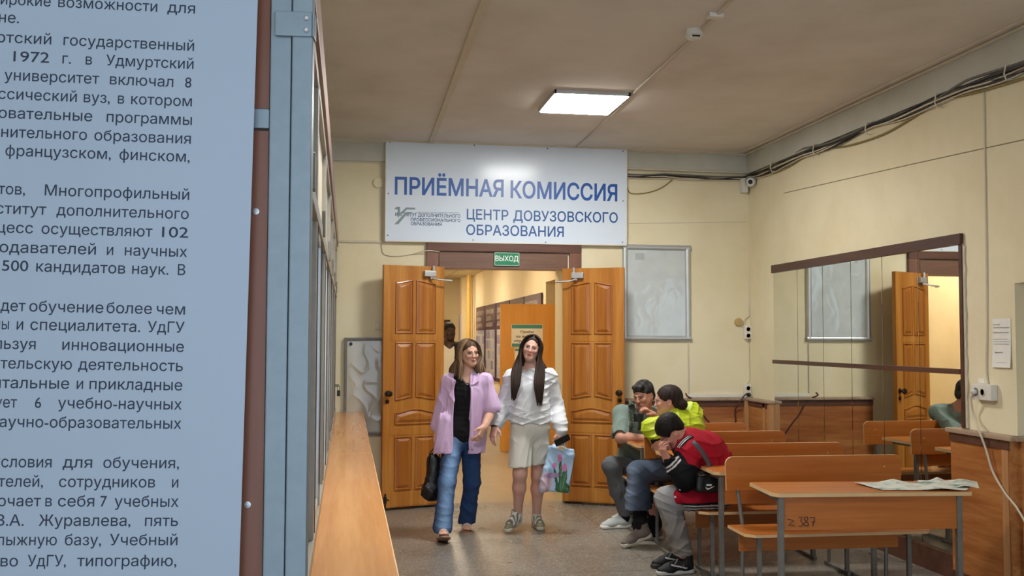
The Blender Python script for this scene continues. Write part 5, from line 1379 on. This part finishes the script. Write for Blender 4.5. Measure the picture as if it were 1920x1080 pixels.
    w_.build('watch', M['black'], p)
    for an in (al, ar):
        F = Field(*bounds([an], .10), .0045); F.cone(up(an, .035), up(an, -.05), .040, .038, .01); F.cut(up(an, .035), (0, 0, 1)); F.wrinkle(.002, (20, 20, 120), 3); sdf_object('sock', F, M['cloth'], base, p, flatcol('c9c7c2'))
    def sneaker(V, C, q):
        x, y, z = V.T; m = ((np.abs(((y*1.0+z*.9)*22) % 1-.5) < .2)) & (y > .03) & (z > .03); C[m] = L3('6f7568')
        m = (y > .21*q) | ((z < .045) & (y > .14)); C[m] = L3('8f8b74')
    h1 = np.array([al[0]+.014, al[1]+.045, .055]); t1 = np.array(az(947, 1000, .01)); shoe('sneaker', h1, (t1[0], t1[1], .002), p, base, .25, 'd7d8d2', 'cfcab8', paint=sneaker)
    h2 = np.array([ar[0], ar[1]+.05, .002]); shoe('sneaker', h2, h2+np.array([.005, -.25, 0]), p, base, .25, 'd7d8d2', 'b8b19c', paint=sneaker)
    # tulip bag
    b = J(1046, 921, 8.22); c_ = J(1047, 880, 8.22); Rb = rot(-12, 0, 7); F = Field(*bounds([c_], .27), .005)
    F.box(c_, [.112, .026, .185], Rb, .014, .02); F.cone(J(1024, 880, 8.22), J(1019, 915, 8.22), .03, .04, .03); F.box(up(c_, .185), [.045, .022, .02], Rb, .01, .03)
    F.wrinkle(.009, (16, 16, 14), 41, True)
    def tcol(V):
        q = (V-c_) @ Rb; u, v = q[:, 0]/.112, q[:, 2]/.185; C = np.tile(L3('9fbcd9'), (len(V), 1)); n_ = np.sin(u*9+v*4)*np.sin(v*11+u*3)
        def E(u0, v0, a, b_, ang): c, s = math.cos(ang), math.sin(ang); x = (u-u0)*c+(v-v0)*s; y = -(u-u0)*s+(v-v0)*c; return (x/a)**2+(y/b_)**2 < 1+.25*n_
        for e_ in ((.15, -.1, .1, .75, .15), (.35, -.45, .14, .7, -.25), (-.1, -.4, .1, .5, .5), (.55, -.5, .13, .6, -.1), (.45, -.75, .55, .28, 0)): C[E(*e_)] = L3('2f5a35')
        for e_ in ((.25, -.4, .03, .6, .2), (.5, -.5, .03, .5, -.2)): C[E(*e_)] = L3('5d8a55')
        for e_ in ((.0, .52, .17, .20, .2), (.42, .12, .2, .17, -.5), (-.32, .16, .16, .14, .3)): C[E(*e_)] = L3('c878a8')
        m = E(-.75, -.62, .42, .5, .3); C[m] = L3('c3a9b6'); m = E(-.45, -.28, .55, .12, .1); C[m] = L3('9b7fa5'); m = (v > .88) & (np.abs(u) < .25); C[m] = L3('cdb48c')
        return C
    bag = sdf_object('tote_bag', F, vcol('printed_film_bag', .3, .1, 40, .5), Vector(b), None, tcol); tag(bag, 'pale blue plastic carrier bag printed with pink tulips', 'bag')
    MB().tube([tuple(J(x, y, 8.21)-b) for x, y in ((1038, 846), (1043, 832), (1051, 827), (1058, 832), (1062, 848))], .006, 6).build('handle', mat('bag_handle', '9fb0c4', .4), bag)
    ph = J(1054, 825, 8.17); T = Matrix.Translation(ph) @ Matrix.Rotation(-.45, 4, 'Y') @ Matrix.Rotation(.5, 4, 'X') 
    m_ = MB(T); m_.box(-.066, .066, -.006, .006, -.034, .034, .004)
    tag(recenter(m_.build('smartphone', M['black'])), 'black smartphone held over the tulip bag by the young woman in white', 'phone')
woman_white()

# ------------------------------------------------------------------ man in the green shirt, sitting sideways at the farthest desk
def man_green():
    base = Vector((2.4, 8.6, 0)); H = Head(J(1206, 741, 8.42), -48, 14, -6, 1.0, False)
    neck = J(1207, 775, 8.52); chest = J(1192, 805, 8.55); waist = J(1193, 842, 8.60); pel = J(1196, 868, 8.62); R = rot(-28, 12, 0)
    sl, sr = J(1166, 777, 8.46), J(1232, 779, 8.62); el, er = J(1163, 821, 8.30), J(1240, 826, 8.36); wl, wr = J(1214, 822, 8.17), J(1225, 778, 8.26)
    hl, hr = J(1178, 876, 8.55), J(1205, 878, 8.66); kl, kr = J(1147, 874, 8.40), J(1168, 876, 8.70); al, ar = J(1172, 962, 8.42), J(1190, 958, 8.72)
    lo, hi = bounds([H.w(0, 0, .15), el, er, wl, wr, kl, kr, al, ar, J(1150, 880, 8.2), J(1190, 770, 8.2)], .13); lo[2] = -.02
    F = Field(lo, hi, .0045); H.add(F)
    F.cone(H.w(0, .02, -.05), neck, .056, .062, .03); F.cone(neck, up(neck, -.06), .068, .08, .05)
    torso(F, sl, sr, chest, waist, pel, R, .015)
    F.chain([sl, el, el*.7+wl*.3, wl], [.055, .046, .045, .030], .016); F.chain([sr, er, er*.7+wr*.3, wr], [.055, .046, .043, .029], .016)
    hand(F, wl, (.9, -.25, -.05), (0, .2, -1), (.2, .9, 0), 12, s=1.05)
    hand(F, wr, (-.75, -.12, .60), (-.55, .10, -.8), (-.3, -.9, .2), [40, 46, 52, 58], s=1.0, thumb=.6)
    F.chain([hl, kl, al], [.085, .062, .042], .03); F.chain([hr, kr, ar], [.085, .062, .042], .03)
    p = person(F, base, 'man in a grey-green short-sleeved shirt leaning on the farthest desk, hand at his mouth', skin_paint(H, 'b98672', '9c5c50', '2a2320'))
    lo, hi = bounds([H.w(0, 0, .05)], .16); F = Field(lo, hi, .0045)
    F.ell(H.w(0, .024, .042), [.083, .100, .086], H.R, .02); F.ell(H.w(0, .07, -.02), [.070, .048, .06], H.R, .02)
    F.ell(H.w(0, -.105, -.045), [.085, .085, .098], H.R, .012, 's'); F.ell(H.w(-.085, -.02, -.03), [.03, .035, .05], H.R, .008, 's'); F.ell(H.w(.085, -.02, -.03), [.03, .035, .05], H.R, .008, 's')
    F.ell(H.w(0, -.055, .085), [.055, .035, .030], H.R, .02)
    F.wrinkle(.005, (70, 70, 60), 51, True); sdf_object('hair', F, M['hair'], base, p, hair_col('1d1b1b', '4a4848', .6))
    # shirt
    lo, hi = bounds([sl, sr, el, er, pel], .15); F = Field(lo, hi, .0055); torso(F, sl, sr, chest, waist, pel, R, .034); F.cone(up(neck, -.05), up(neck, -.02), .09, .08, .04)
    F.chain([sl, el*.86+sl*.14], [.074, .078], .016); F.chain([sr, er*.8+sr*.2], [.074, .078], .016)
    F.cut(el+nrm(sl-el)*.035, nrm(el-sl)*np.array([1, .4, 1]), .006) if False else None
    F.cone(up(neck, .06), up(neck, -.03), .068, .066, .006, 's'); F.cut(up(pel, -.05), (0, 0, -1)); F.cone(el+nrm(el-sl)*.035, el+nrm(el-sl)*.12, .085, .09, .006, 's')
    F.wrinkle(.009, (15, 15, 16), 52, True)
    sh = sdf_object('shirt', F, M['cloth'], base, p, flatcol('76867f'))
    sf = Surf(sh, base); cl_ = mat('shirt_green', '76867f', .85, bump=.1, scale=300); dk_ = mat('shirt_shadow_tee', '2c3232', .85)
    sf.patch('tee', [(1188, 806), (1203, 806), (1207, 776), (1184, 776)], dk_, base, p, .002, 8, .003)  # dark patch: shade inside the open collar put into the colour
    sf.patch('collar', [(1178, 770), (1187, 778), (1190, 757), (1179, 750)], cl_, base, sh, .010, 8, .006)
    sf.patch('placket', [(1186, 845), (1190, 845), (1188, 776), (1184, 776)], cl_, base, sh, .004, 12, .004)
    sf.patch('pocket', [(1176, 812), (1196, 813), (1196, 793), (1178, 792)], cl_, base, sh, .003, 8, .003)
    sf.patch('pocket_flap', [(1177, 799), (1196.5, 800), (1196.5, 791), (1178, 790)], cl_, base, sh, .007, 8, .004)
    for k_ in range(3): q = sf.hit(1187, 783+k_*17, .008); b_ = MB(); b_.lathe([(.005, 0), (.005, .002), (.002, .003)], tuple(q-np.array(base)), '-Y', 10); b_.build('button', M['black'], sh)
    # trousers
    lo, hi = bounds([pel, kl, kr, al, ar], .14); F = Field(lo, hi, .006); F.ell(pel, [.178, .135, .12], R, .05)
    F.chain([hl, kl, kl*.5+al*.5, al], [.100, .080, .070, .058], .03); F.chain([hr, kr, kr*.5+ar*.5, ar], [.100, .080, .070, .058], .03)
    F.cut(up(pel, .13), (0, 0, 1)); F.cut((0, 0, .10), (0, 0, -1)); F.wrinkle(.008, (16, 16, 20), 54, True)
    sdf_object('trousers', F, M['cloth'], base, p, flatcol('5f6265'))
    for an in (al, ar):
        F = Field(*bounds([an], .11), .005); F.cone(an, up(an, -.06), .046, .044, .01); sdf_object('sock', F, M['cloth'], base, p, flatcol('15151a'))
        h_ = np.array([an[0]+.05, an[1]+.012, .002]); shoe('slip_on_shoe', h_, h_+np.array([-.25, -.035, .0]), p, base, .27, 'b9c0bd', 'e4e4e0', w_=1.05)
man_green()

# ------------------------------------------------------------------ woman in the lime jacket, turned to the man
def woman_lime():
    base = Vector((2.5, 7.75, 0)); H = Head(J(1251, 751, 7.72), -104, 6, 0, .98)
    neck = J(1262, 784, 7.74); chest = J(1268, 812, 7.74); waist = J(1272, 850, 7.74); pel = J(1276, 876, 7.74); R = rot(-72, 8, 0)
    sl, sr = J(1256, 800, 7.62), J(1268, 792, 7.88); el, er = J(1222, 803, 7.66), J(1240, 812, 7.95); wl, wr = J(1230, 825, 7.60), J(1222, 830, 7.88)
    hl, hr = J(1268, 880, 7.68), J(1270, 878, 7.84); kl, kr = J(1196, 884, 7.62), J(1222, 890, 7.84); al, ar = J(1200, 985, 7.66), J(1228, 985, 7.90)
    lo, hi = bounds([H.w(0, 0, .15), el, er, wl, wr, kl, kr, al, ar, J(1240, 850, 7.5)], .13); lo[2] = -.02
    F = Field(lo, hi, .0045); H.add(F)
    F.cone(H.w(0, .02, -.05), neck, .047, .052, .03); F.cone(neck, up(neck, -.06), .058, .07, .05); torso(F, sl, sr, chest, waist, pel, R)
    F.chain([sl, el, wl], [.045, .038, .025], .016); F.chain([sr, er, wr], [.045, .038, .025], .016)
    hand(F, wl, (.30, -.10, -.92), (.6, .7, .2), (-.6, -.6, 0), [20, 26, 32, 38]); hand(F, wr, (.1, .3, -.9), (.8, .2, 0), (0, 1, 0), 25)
    F.chain([hl, kl, al], [.085, .056, .040], .03); F.chain([hr, kr, ar], [.085, .056, .040], .03)
    p = person(F, base, 'woman in a bright lime jacket with dark hair in a low bun, seated facing left', skin_paint(H, 'c4917c', 'a85a52', '2a201c'))
    lo, hi = bounds([H.w(0, 0, .06), J(1282, 760, 7.7)], .15); F = Field(lo, hi, .0045)
    F.ell(H.w(0, .024, .038), [.082, .101, .086], H.R, .02); F.ell(H.w(0, .075, -.015), [.066, .050, .065], H.R, .03)
    F.ell(H.w(0, -.103, -.033), [.075, .070, .098], H.R, .012, 's')
    for q in (-1, 1): F.ell(H.w(q*.085, -.005, -.035), [.028, .032, .045], H.R, .008, 's')
    b_ = J(1277, 758.5, 7.665); F.ell(b_, [.052, .040, .046], None, .008)
    F.wrinkle(.004, (60, 60, 120), 61, True); sdf_object('hair', F, M['hair'], base, p, hair_col('1f1614', '3c2b25'))
    c_ = (H.w(0, .115, -.005)+b_)/2; MB().tube([tuple(c_+np.array([0.006*math.cos(t)*0, .030*math.cos(t), .032*math.sin(t)])-np.array(base)) for t in np.linspace(0, 2*PI, 18)], .006, 6).build('hair_tie', M['cable_grey'], p)
    # jacket: puffy, with the hood lying on the back
    lo, hi = bounds([wl, wr, sl, sr, pel, J(1306, 800, 7.75), J(1212, 800, 7.6)], .16); F = Field(lo, hi, .0055); torso(F, sl, sr, chest, waist, up(pel, .03), R, .040)
    F.cone(up(neck, -.05), up(neck, -.01), .09, .075, .04); F.chain([J(1262, 790, 7.74), J(1290, 800, 7.74), J(1296, 840, 7.74), J(1292, 870, 7.74)], [.10, .115, .125, .13], .06)
    F.chain([sl, el, wl], [.086, .080, .052], .016); F.chain([sr, er, wr], [.085, .078, .055], .016)
    F.cone(up(neck, .08), up(neck, -.02), .060, .060, .006, 's'); F.cut(up(pel, -.06), (0, 0, -1)); F.cut(wl+nrm(wl-el)*.004, nrm(wl-el)+np.array([0, 0, -.6]), .006)
    F.wrinkle(.009, (14, 14, 26), 62, True); F.wrinkle(.007, (12, 12, 34), 63, True)
    jk = sdf_object('jacket', F, M['nylon'], base, p, flatcol('b3c422'))
    F = Field(*bounds([J(1270, 776, 7.74), J(1302, 775, 7.75)], .16), .0055)
    F.chain([J(1256, 791, 7.66), J(1276, 783, 7.69), J(1295, 772, 7.76), J(1298, 780, 7.76)], [.030, .036, .056, .055], .05); F.chain([J(1262, 778, 7.86), J(1284, 770, 7.86), J(1297, 769, 7.80)], [.035, .045, .055], .05)
    F.chain([J(1295, 770, 7.77), J(1303, 782, 7.74), J(1300, 800, 7.74)], [.055, .055, .04], .05); F.wrinkle(.007, (20, 20, 24), 64, True); sdf_object('hood', F, M['nylon'], base, jk, flatcol('b3c422'))
    F = Field(*bounds([wl], .10), .0045); d_ = nrm(wl-el); F.cone(wl-d_*.012, wl+d_*.020, .042, .040, .01); F.cut(wl+d_*.02, d_); sdf_object('cuff', F, M['cloth'], base, jk, flatcol('1a1a1e'))
    # wide cropped jeans
    lo, hi = bounds([pel, kl, kr, al, ar], .16); F = Field(lo, hi, .006); F.ell(pel, [.165, .125, .12], R, .05)
    hem1 = J(1197, 962, 7.64); hem2 = J(1224, 960, 7.88)
    F.chain([hl, kl, kl*.4+hem1*.6, hem1], [.098, .082, .096, .112], .03); F.chain([hr, kr, kr*.4+hem2*.6, hem2], [.095, .080, .085, .09], .03)
    F.cut(J(1197, 954, 7.64), (0.05, 0, -1)); F.cut(up(pel, .13), (0, 0, 1)); F.wrinkle(.0065, (14, 14, 18), 65, True)
    sdf_object('jeans', F, M['denim'], base, p, denim_col('3a4556', '7c8da6', [(hl, kl+[-.05, -.03, 0]), (kl+[-.06, -.05, 0], hem1+[-.09, -.03, 0])], .05))
    for an in (al, ar):
        F = Field(*bounds([an, up(an, .2)], .10), .005); F.chain([up(an, .16), up(an, .02), up(an, -.06)+np.array([-.01, 0, 0])], [.062, .056, .048], .02); F.wrinkle(.004, (20, 20, 30), 67); sdf_object('sock', F, M['cloth'], base, p, flatcol('16151a'))
    h_ = np.array([al[0]+.085, al[1]-.01, .075]); shoe('sneaker', h_, h_+np.array([-.235, -.045, -.073]), p, base, .255, '6b6059', 'b8b0a4')
    h_ = np.array([ar[0]+.06, ar[1]+.01, .002]); shoe('sneaker', h_, h_+np.array([-.25, -.03, 0]), p, base, .255, '6b6059', 'b8b0a4')
woman_lime()

# ------------------------------------------------------------------ boy in the red jacket
def boy_red():
    base = Vector((2.55, 6.8, 0)); H = Head(J(1257, 809, 6.70), -100, 56, 8, .89, False)
    neck = J(1283, 826, 6.70); chest = J(1308, 852, 6.71); waist = J(1328, 888, 6.72); pel = J(1330, 922, 6.73); R = rot(-86, 38, 0)
    sl, sr = J(1290, 850, 6.58), J(1300, 840, 6.86); el, er = J(1283, 896, 6.52), J(1275, 885, 6.86); wl, wr = J(1252, 862, 6.54), J(1250, 862, 6.68)
    hl, hr = J(1322, 934, 6.66), J(1322, 932, 6.80); kl, kr = J(1250, 936, 6.64), J(1258, 932, 6.83); al, ar = J(1282, 1040, 6.74), J(1272, 1034, 6.96)
    lo, hi = bounds([H.w(0, 0, .15), el, er, wl, wr, kl, kr, al, ar, waist], .16); lo[2] = -.02
    F = Field(lo, hi, .0045); H.add(F)
    F.cone(H.w(0, .03, -.05), neck, .052, .056, .03); F.cone(neck, neck*.6+chest*.4, .06, .08, .05); torso(F, sl, sr, chest, waist, pel, R)
    F.chain([sl, el, wl], [.047, .040, .026], .016); F.chain([sr, er, wr], [.047, .040, .026], .016)
    hand(F, wl, (-.45, -.05, .85), (.75, .3, .35), (.3, .8, 0), [35, 42, 50, 56], s=.92); hand(F, wr, (-.35, .0, .9), (.8, -.3, .2), (-.2, -.9, 0), [30, 40, 46, 50], s=.92)
    F.chain([hl, kl, al], [.082, .058, .038], .03); F.chain([hr, kr, ar], [.082, .058, .038], .03)
    p = person(F, base, 'boy in a red and black jacket bent forward with his face on his hands', skin_paint(H, 'b98370', '9c5850', '1e1815'))
    lo, hi = bounds([H.w(0, 0, .06)], .16); F = Field(lo, hi, .0045)
    F.ell(H.w(0, .024, .040), [.082, .100, .087], H.R, .02); F.ell(H.w(0, .072, -.015), [.064, .040, .052], H.R, .02)
    F.ell(H.w(0, -.105, -.038), [.080, .074, .096], H.R, .012, 's')
    for q in (-1, 1): F.ell(H.w(q*.086, -.008, -.045), [.030, .040, .055], H.R, .008, 's')
    F.wrinkle(.0022, (150, 150, 120), 71); sdf_object('hair', F, M['hair'], base, p, hair_col('120e0d', '201816', .8))
    # varsity jacket
    lo, hi = bounds([wl, wr, el, er, sl, sr, pel, chest, J(1350, 870, 6.85)], .17); F = Field(lo, hi, .005); torso(F, sl, sr, chest, waist, up(pel, .02), R, .034)
    F.chain([neck*.7+chest*.3, J(1325, 846, 6.72), J(1340, 875, 6.73), J(1336, 915, 6.73)], [.095, .115, .13, .135], .06)
    F.chain([sl, sl*.3+el*.7, el, wl*.85+el*.15], [.092, .086, .080, .048], .016); F.chain([sr, er, wr*.85+er*.15], [.088, .075, .048], .016)
    F.chain([J(1273, 931, 6.585), J(1300, 932, 6.60), J(1335, 934, 6.64)], [.050, .080, .10], .03)
    nd = nrm(neck-chest); F.cone(neck+nd*.10, neck-nd*.012, .064, .062, .006, 's'); F.cut((0, 0, J(1320, 950, 6.75)[2]), (0, 0, -1))
    F.wrinkle(.008, (13, 13, 16), 72, True)
    def seg(V, a, b): d = b-a; t = np.clip(((V-a) @ d)/(d @ d), 0, 1); return np.linalg.norm(V-a-t[:, None]*d, axis=1), t
    zh = J(1320, 950, 6.75)[2]
    def jcol(V):
        C = np.tile(L3('9e1226'), (len(V), 1))
        for s_, e_, w_ in ((sl, el, wl), (sr, er, wr)):
            mid = s_*.42+e_*.58; d1, t1 = seg(V, mid, e_); d2, t2 = seg(V, e_, w_)
            dd, _ = seg(V, chest, waist); m = (np.minimum(d1, d2) < .105)*(np.minimum(d1, d2) < dd-.02)*((V-mid) @ nrm(e_-s_) > 0); m = m | ((d2 < .095) & (V[:, 0] < e_[0]+.08)); C[m] = L3('0f0f12')
            m = (d2 < .07)*((np.abs(t2-.80) < .035) | (np.abs(t2-.67) < .03)); C[m] = L3('cfcac8')
        h_ = V[:, 2]-zh; low = h_ < .062; C[low] = np.where(((np.abs(h_[low]-.018) < .0055) | (np.abs(h_[low]-.040) < .0055))[:, None], L3('d0ccca'), L3('17171b'))
        fr = low & (V[:, 0] < J(1278, 940, 6.55)[0]); C[fr] = L3('9e1226')
        return C
    jk = sdf_object('jacket', F, M['cloth'], base, p, jcol)
    from mathutils.bvhtree import BVHTree
    bv_ = BVHTree.FromPolygons([v.co+base for v in jk.data.vertices], [tuple(q.vertices) for q in jk.data.polygons])
    def hitp(px, py, off=.003):           # the point of the jacket seen at a pixel
        d = _ray(px, py).normalized(); h = bv_.ray_cast(CAM_C, d)[0]
        return np.array((h if h else ay(px, py, 6.6))-d*off)
    # striped rib collar
    sf = Surf(jk, base)
    for i, (o_, c_, r_) in enumerate(((0, '17171b', .007), (2.2, 'd0ccca', .005), (4.2, '17171b', .006), (6.2, 'd0ccca', .005), (8, '17171b', .006))):
        sf.line('collar', [(1300-o_*.2, 819-o_*.3), (1293-o_*.5, 822.5-o_*.55), (1286-o_*.6, 828-o_*.55), (1280-o_*.65, 834.5-o_*.5), (1275-o_*.7, 841-o_*.4)], r_, mat('rib_'+c_, c_, .8), base, jk, .004)
    for px, py in ((1275, 918), (1266, 932), (1264.5, 941)):
        q = hitp(px, py); m_ = MB(); m_.lathe([(.008, 0), (.007, .003), (.003, .005)], tuple(q-np.array(base)), '-Y', 12); m_.build('snap', M['white_plastic'], jk)
    # pale jeans
    lo, hi = bounds([pel, kl, kr, al, ar], .14); F = Field(lo, hi, .0055); F.ell(pel, [.155, .13, .12], rot(-80), .05)
    F.chain([hl, kl, kl*.5+al*.5, al], [.092, .082, .076, .066], .03); F.chain([hr, kr, kr*.5+ar*.5, ar], [.092, .08, .074, .066], .03)
    F.cut((al[0], 0, .125), (.05, 0, -1)); F.cut(up(pel, .13), (0, 0, 1)); F.wrinkle(.007, (15, 15, 22), 74, True); F.wrinkle(.0045, (25, 25, 60), 75, True, lambda X, Y, Z: np.exp(-((Z-.16)/.05)**2)+0*X+0*Y)
    sdf_object('jeans', F, M['denim'], base, p, denim_col('8a837c', 'a3a6ab', [(kl, kl+[.02, 0, .02])], .1))
    def trainer(V, C, q):
        x, y, z = V.T; m = (np.abs(x) > .022) & (np.abs(z-.055-.25*(y-.12)) < .004) & (y > .07) & (y < .18); C[m] = L3('b8b8b8'); m = (np.abs((z*1.0+y*.8)*18 % 1-.5) < .05) & (z > .06) & (y > .09); C[m] = L3('8a8a8a')
    h_ = np.array([al[0]+.065, al[1]+.005, .002]); shoe('trainer', h_, h_+np.array([-.26, -.05, 0]), p, base, .275, '111113', 'a8a5a0', paint=trainer)
    h_ = np.array([ar[0]+.06, ar[1]+.01, .002]); shoe('trainer', h_, h_+np.array([-.26, -.05, 0]), p, base, .275, '111113', '2a2a2c', paint=trainer)
    # crossbody bag with its strap
    c_ = J(1324, 904, 6.48); b = up(c_, -.075); bg = Field(*bounds([c_], .17), .0045); Rb = rot(4, -8, 6); bg.box(c_, [.075, .038, .068], Rb, .02, .01); bg.box(up(c_, .045), [.078, .043, .010], Rb, .008, .006); bg.wrinkle(.003, (25, 25, 25), 76)
    bo_ = sdf_object('crossbody_bag', bg, mat('black_nylon', '121214', .5, var=.2, scale=60, bump=.2), Vector(b)); tag(bo_, 'small black crossbody bag with a white curved tick mark at the boy\'s hip', 'bag')
    m_ = MB(); pts = [J(1337, 890, 6.48)]+[hitp(x, y, .008) for x, y in ((1333, 878), (1325, 862), (1316, 848), (1307, 836), (1298, 828))]
    vs = []
    for i, q in enumerate(pts):
        t = nrm(pts[min(i+1, 5)]-pts[max(i-1, 0)]); s_ = nrm(np.cross(t, (0.1, -1, .2))); 
        for k in (-.017, .017): vs.append(tuple(q+s_*k+np.array([0, -.006, 0])-b))
    m_.add(vs, [(2*i, 2*i+1, 2*i+3, 2*i+2) for i in range(5)]); st_ = m_.build('strap', mat('strap_grey', '4b4850', .7), bo_, 60); md = st_.modifiers.new('thick', 'SOLIDIFY'); md.thickness = .004
    tk = MB(); yy = -.046; cz = -.018
    tick = [(-.026, .010), (-.022, -.006), (-.010, -.010), (.010, -.002), (.034, .012), (.008, .003), (-.008, -.001), (-.018, .002)]
    tk.prism([(x+.006, z+cz+.06) for x, z in tick], yy-.001, yy+.004); tk.build('emblem', M['white_plastic'], bo_)
    MB().box(-.014, .022, yy-.001, yy+.004, cz+.075, cz+.086, .001).build('emblem_bar', M['white_plastic'], bo_)
    MB().tube([(-.065, -.045, .125), (0, -.048, .128), (.065, -.045, .131)], .003, 6).build('zip', M['chrome'], bo_)
boy_red()

# ------------------------------------------------------------------ person standing in the corridor
def person_corridor():
    Yc = 14.2; base = Vector((1.42, Yc, 0)); H = Head(J(843, 622, Yc), 10, 0, 0, 1.05, False)
    neck = J(842, 642, Yc+.02); x0 = neck[0]; q = lambda dx, z, dy=0.: np.array([x0+dx, Yc+.03+dy, z])
    sl, sr = q(-.19, 1.46), q(.19, 1.46); chest = q(0, 1.32); waist = q(0, 1.12); pel = q(0, .98); el, er = q(-.25, 1.18, .03), q(.25, 1.18, .03); wl, wr = q(-.24, .94, -.05), q(.24, .94, -.05)
    hl, hr = q(-.09, .93), q(.09, .93); kl, kr = q(-.1, .5, -.02), q(.1, .5, -.02); al, ar = q(-.11, .1, .03), q(.11, .1, .03)
    lo, hi = bounds([H.w(0, 0, .15), el, er, al, ar], .12); lo[2] = -.02; F = Field(lo, hi, .008); H.add(F); F.cone(H.w(0, .02, -.05), neck, .055, .06, .03); F.cone(neck, up(neck, -.1), .06, .08, .05)
    R = rot(0); torso(F, sl, sr, chest, waist, pel, R, .02); F.chain([sl, el, wl], [.05, .042, .028], .03); F.chain([sr, er, wr], [.05, .042, .028], .03)
    for w_, sg in ((wl, 1), (wr, -1)): hand(F, w_, (0, -.1, -1), (sg, 0, 0), (0, -1, 0), 25)
    F.chain([hl, kl, al], [.085, .06, .04], .03); F.chain([hr, kr, ar], [.085, .06, .04], .03)
    p = person(F, base, 'person in a dark jacket over a white top standing in the corridor behind the doors', flatcol('3a2721'))
    F = Field(*bounds([H.w(0, 0, .05)], .17), .007); F.ell(H.w(0, .024, .042), [.086, .102, .092], H.R, .02); F.ell(H.w(0, .06, -.03), [.08, .06, .08], H.R, .03); F.ell(H.w(0, -.105, -.04), [.07, .075, .098], H.R, .012, 's'); F.wrinkle(.005, (60, 60, 50), 81, True); sdf_object('hair', F, M['hair'], base, p, hair_col('17110f', '2a201c'))
    F = Field(*bounds([sl, sr, pel], .16), .008); torso(F, sl, sr, chest, waist, pel, R, .03); F.cone(up(neck, .06), up(neck, -.02), .065, .064, .006, 's'); F.cut(up(pel, -.02), (0, 0, -1)); sdf_object('top', F, M['cloth'], base, p, flatcol('dcd9d2'))
    F = Field(*bounds([sl, sr, el, er, wl, wr, pel], .15), .008); torso(F, sl, sr, chest, waist, pel, R, .045); F.chain([sl, el, wl], [.07, .06, .045], .03); F.chain([sr, er, wr], [.07, .06, .045], .03)
    F.cone(up(neck, .06), up(neck, -.03), .07, .075, .006, 's'); F.box(q(-.02, 1.2, -.2), [.085, .2, .4], None, .01, .006, 's'); F.cut(up(pel, -.06), (0, 0, -1)); F.wrinkle(.006, (16, 16, 18), 82, True); sdf_object('jacket', F, M['cloth'], base, p, flatcol('2a2220'))
    F = Field(*bounds([pel, al, ar], .14), .008); F.ell(pel, [.165, .125, .12], R, .05); F.chain([hl, kl, al], [.092, .075, .062], .03); F.chain([hr, kr, ar], [.092, .075, .062], .03); F.cut((0, 0, .06), (0, 0, -1)); sdf_object('trousers', F, M['cloth'], base, p, flatcol('23262c'))
    for an in (al, ar): h_ = np.array([an[0], an[1]+.06, .002]); shoe('shoe', h_, h_+np.array([0, -.26, 0]), p, base, .27, '1c1a1a', '2a2828')
person_corridor()
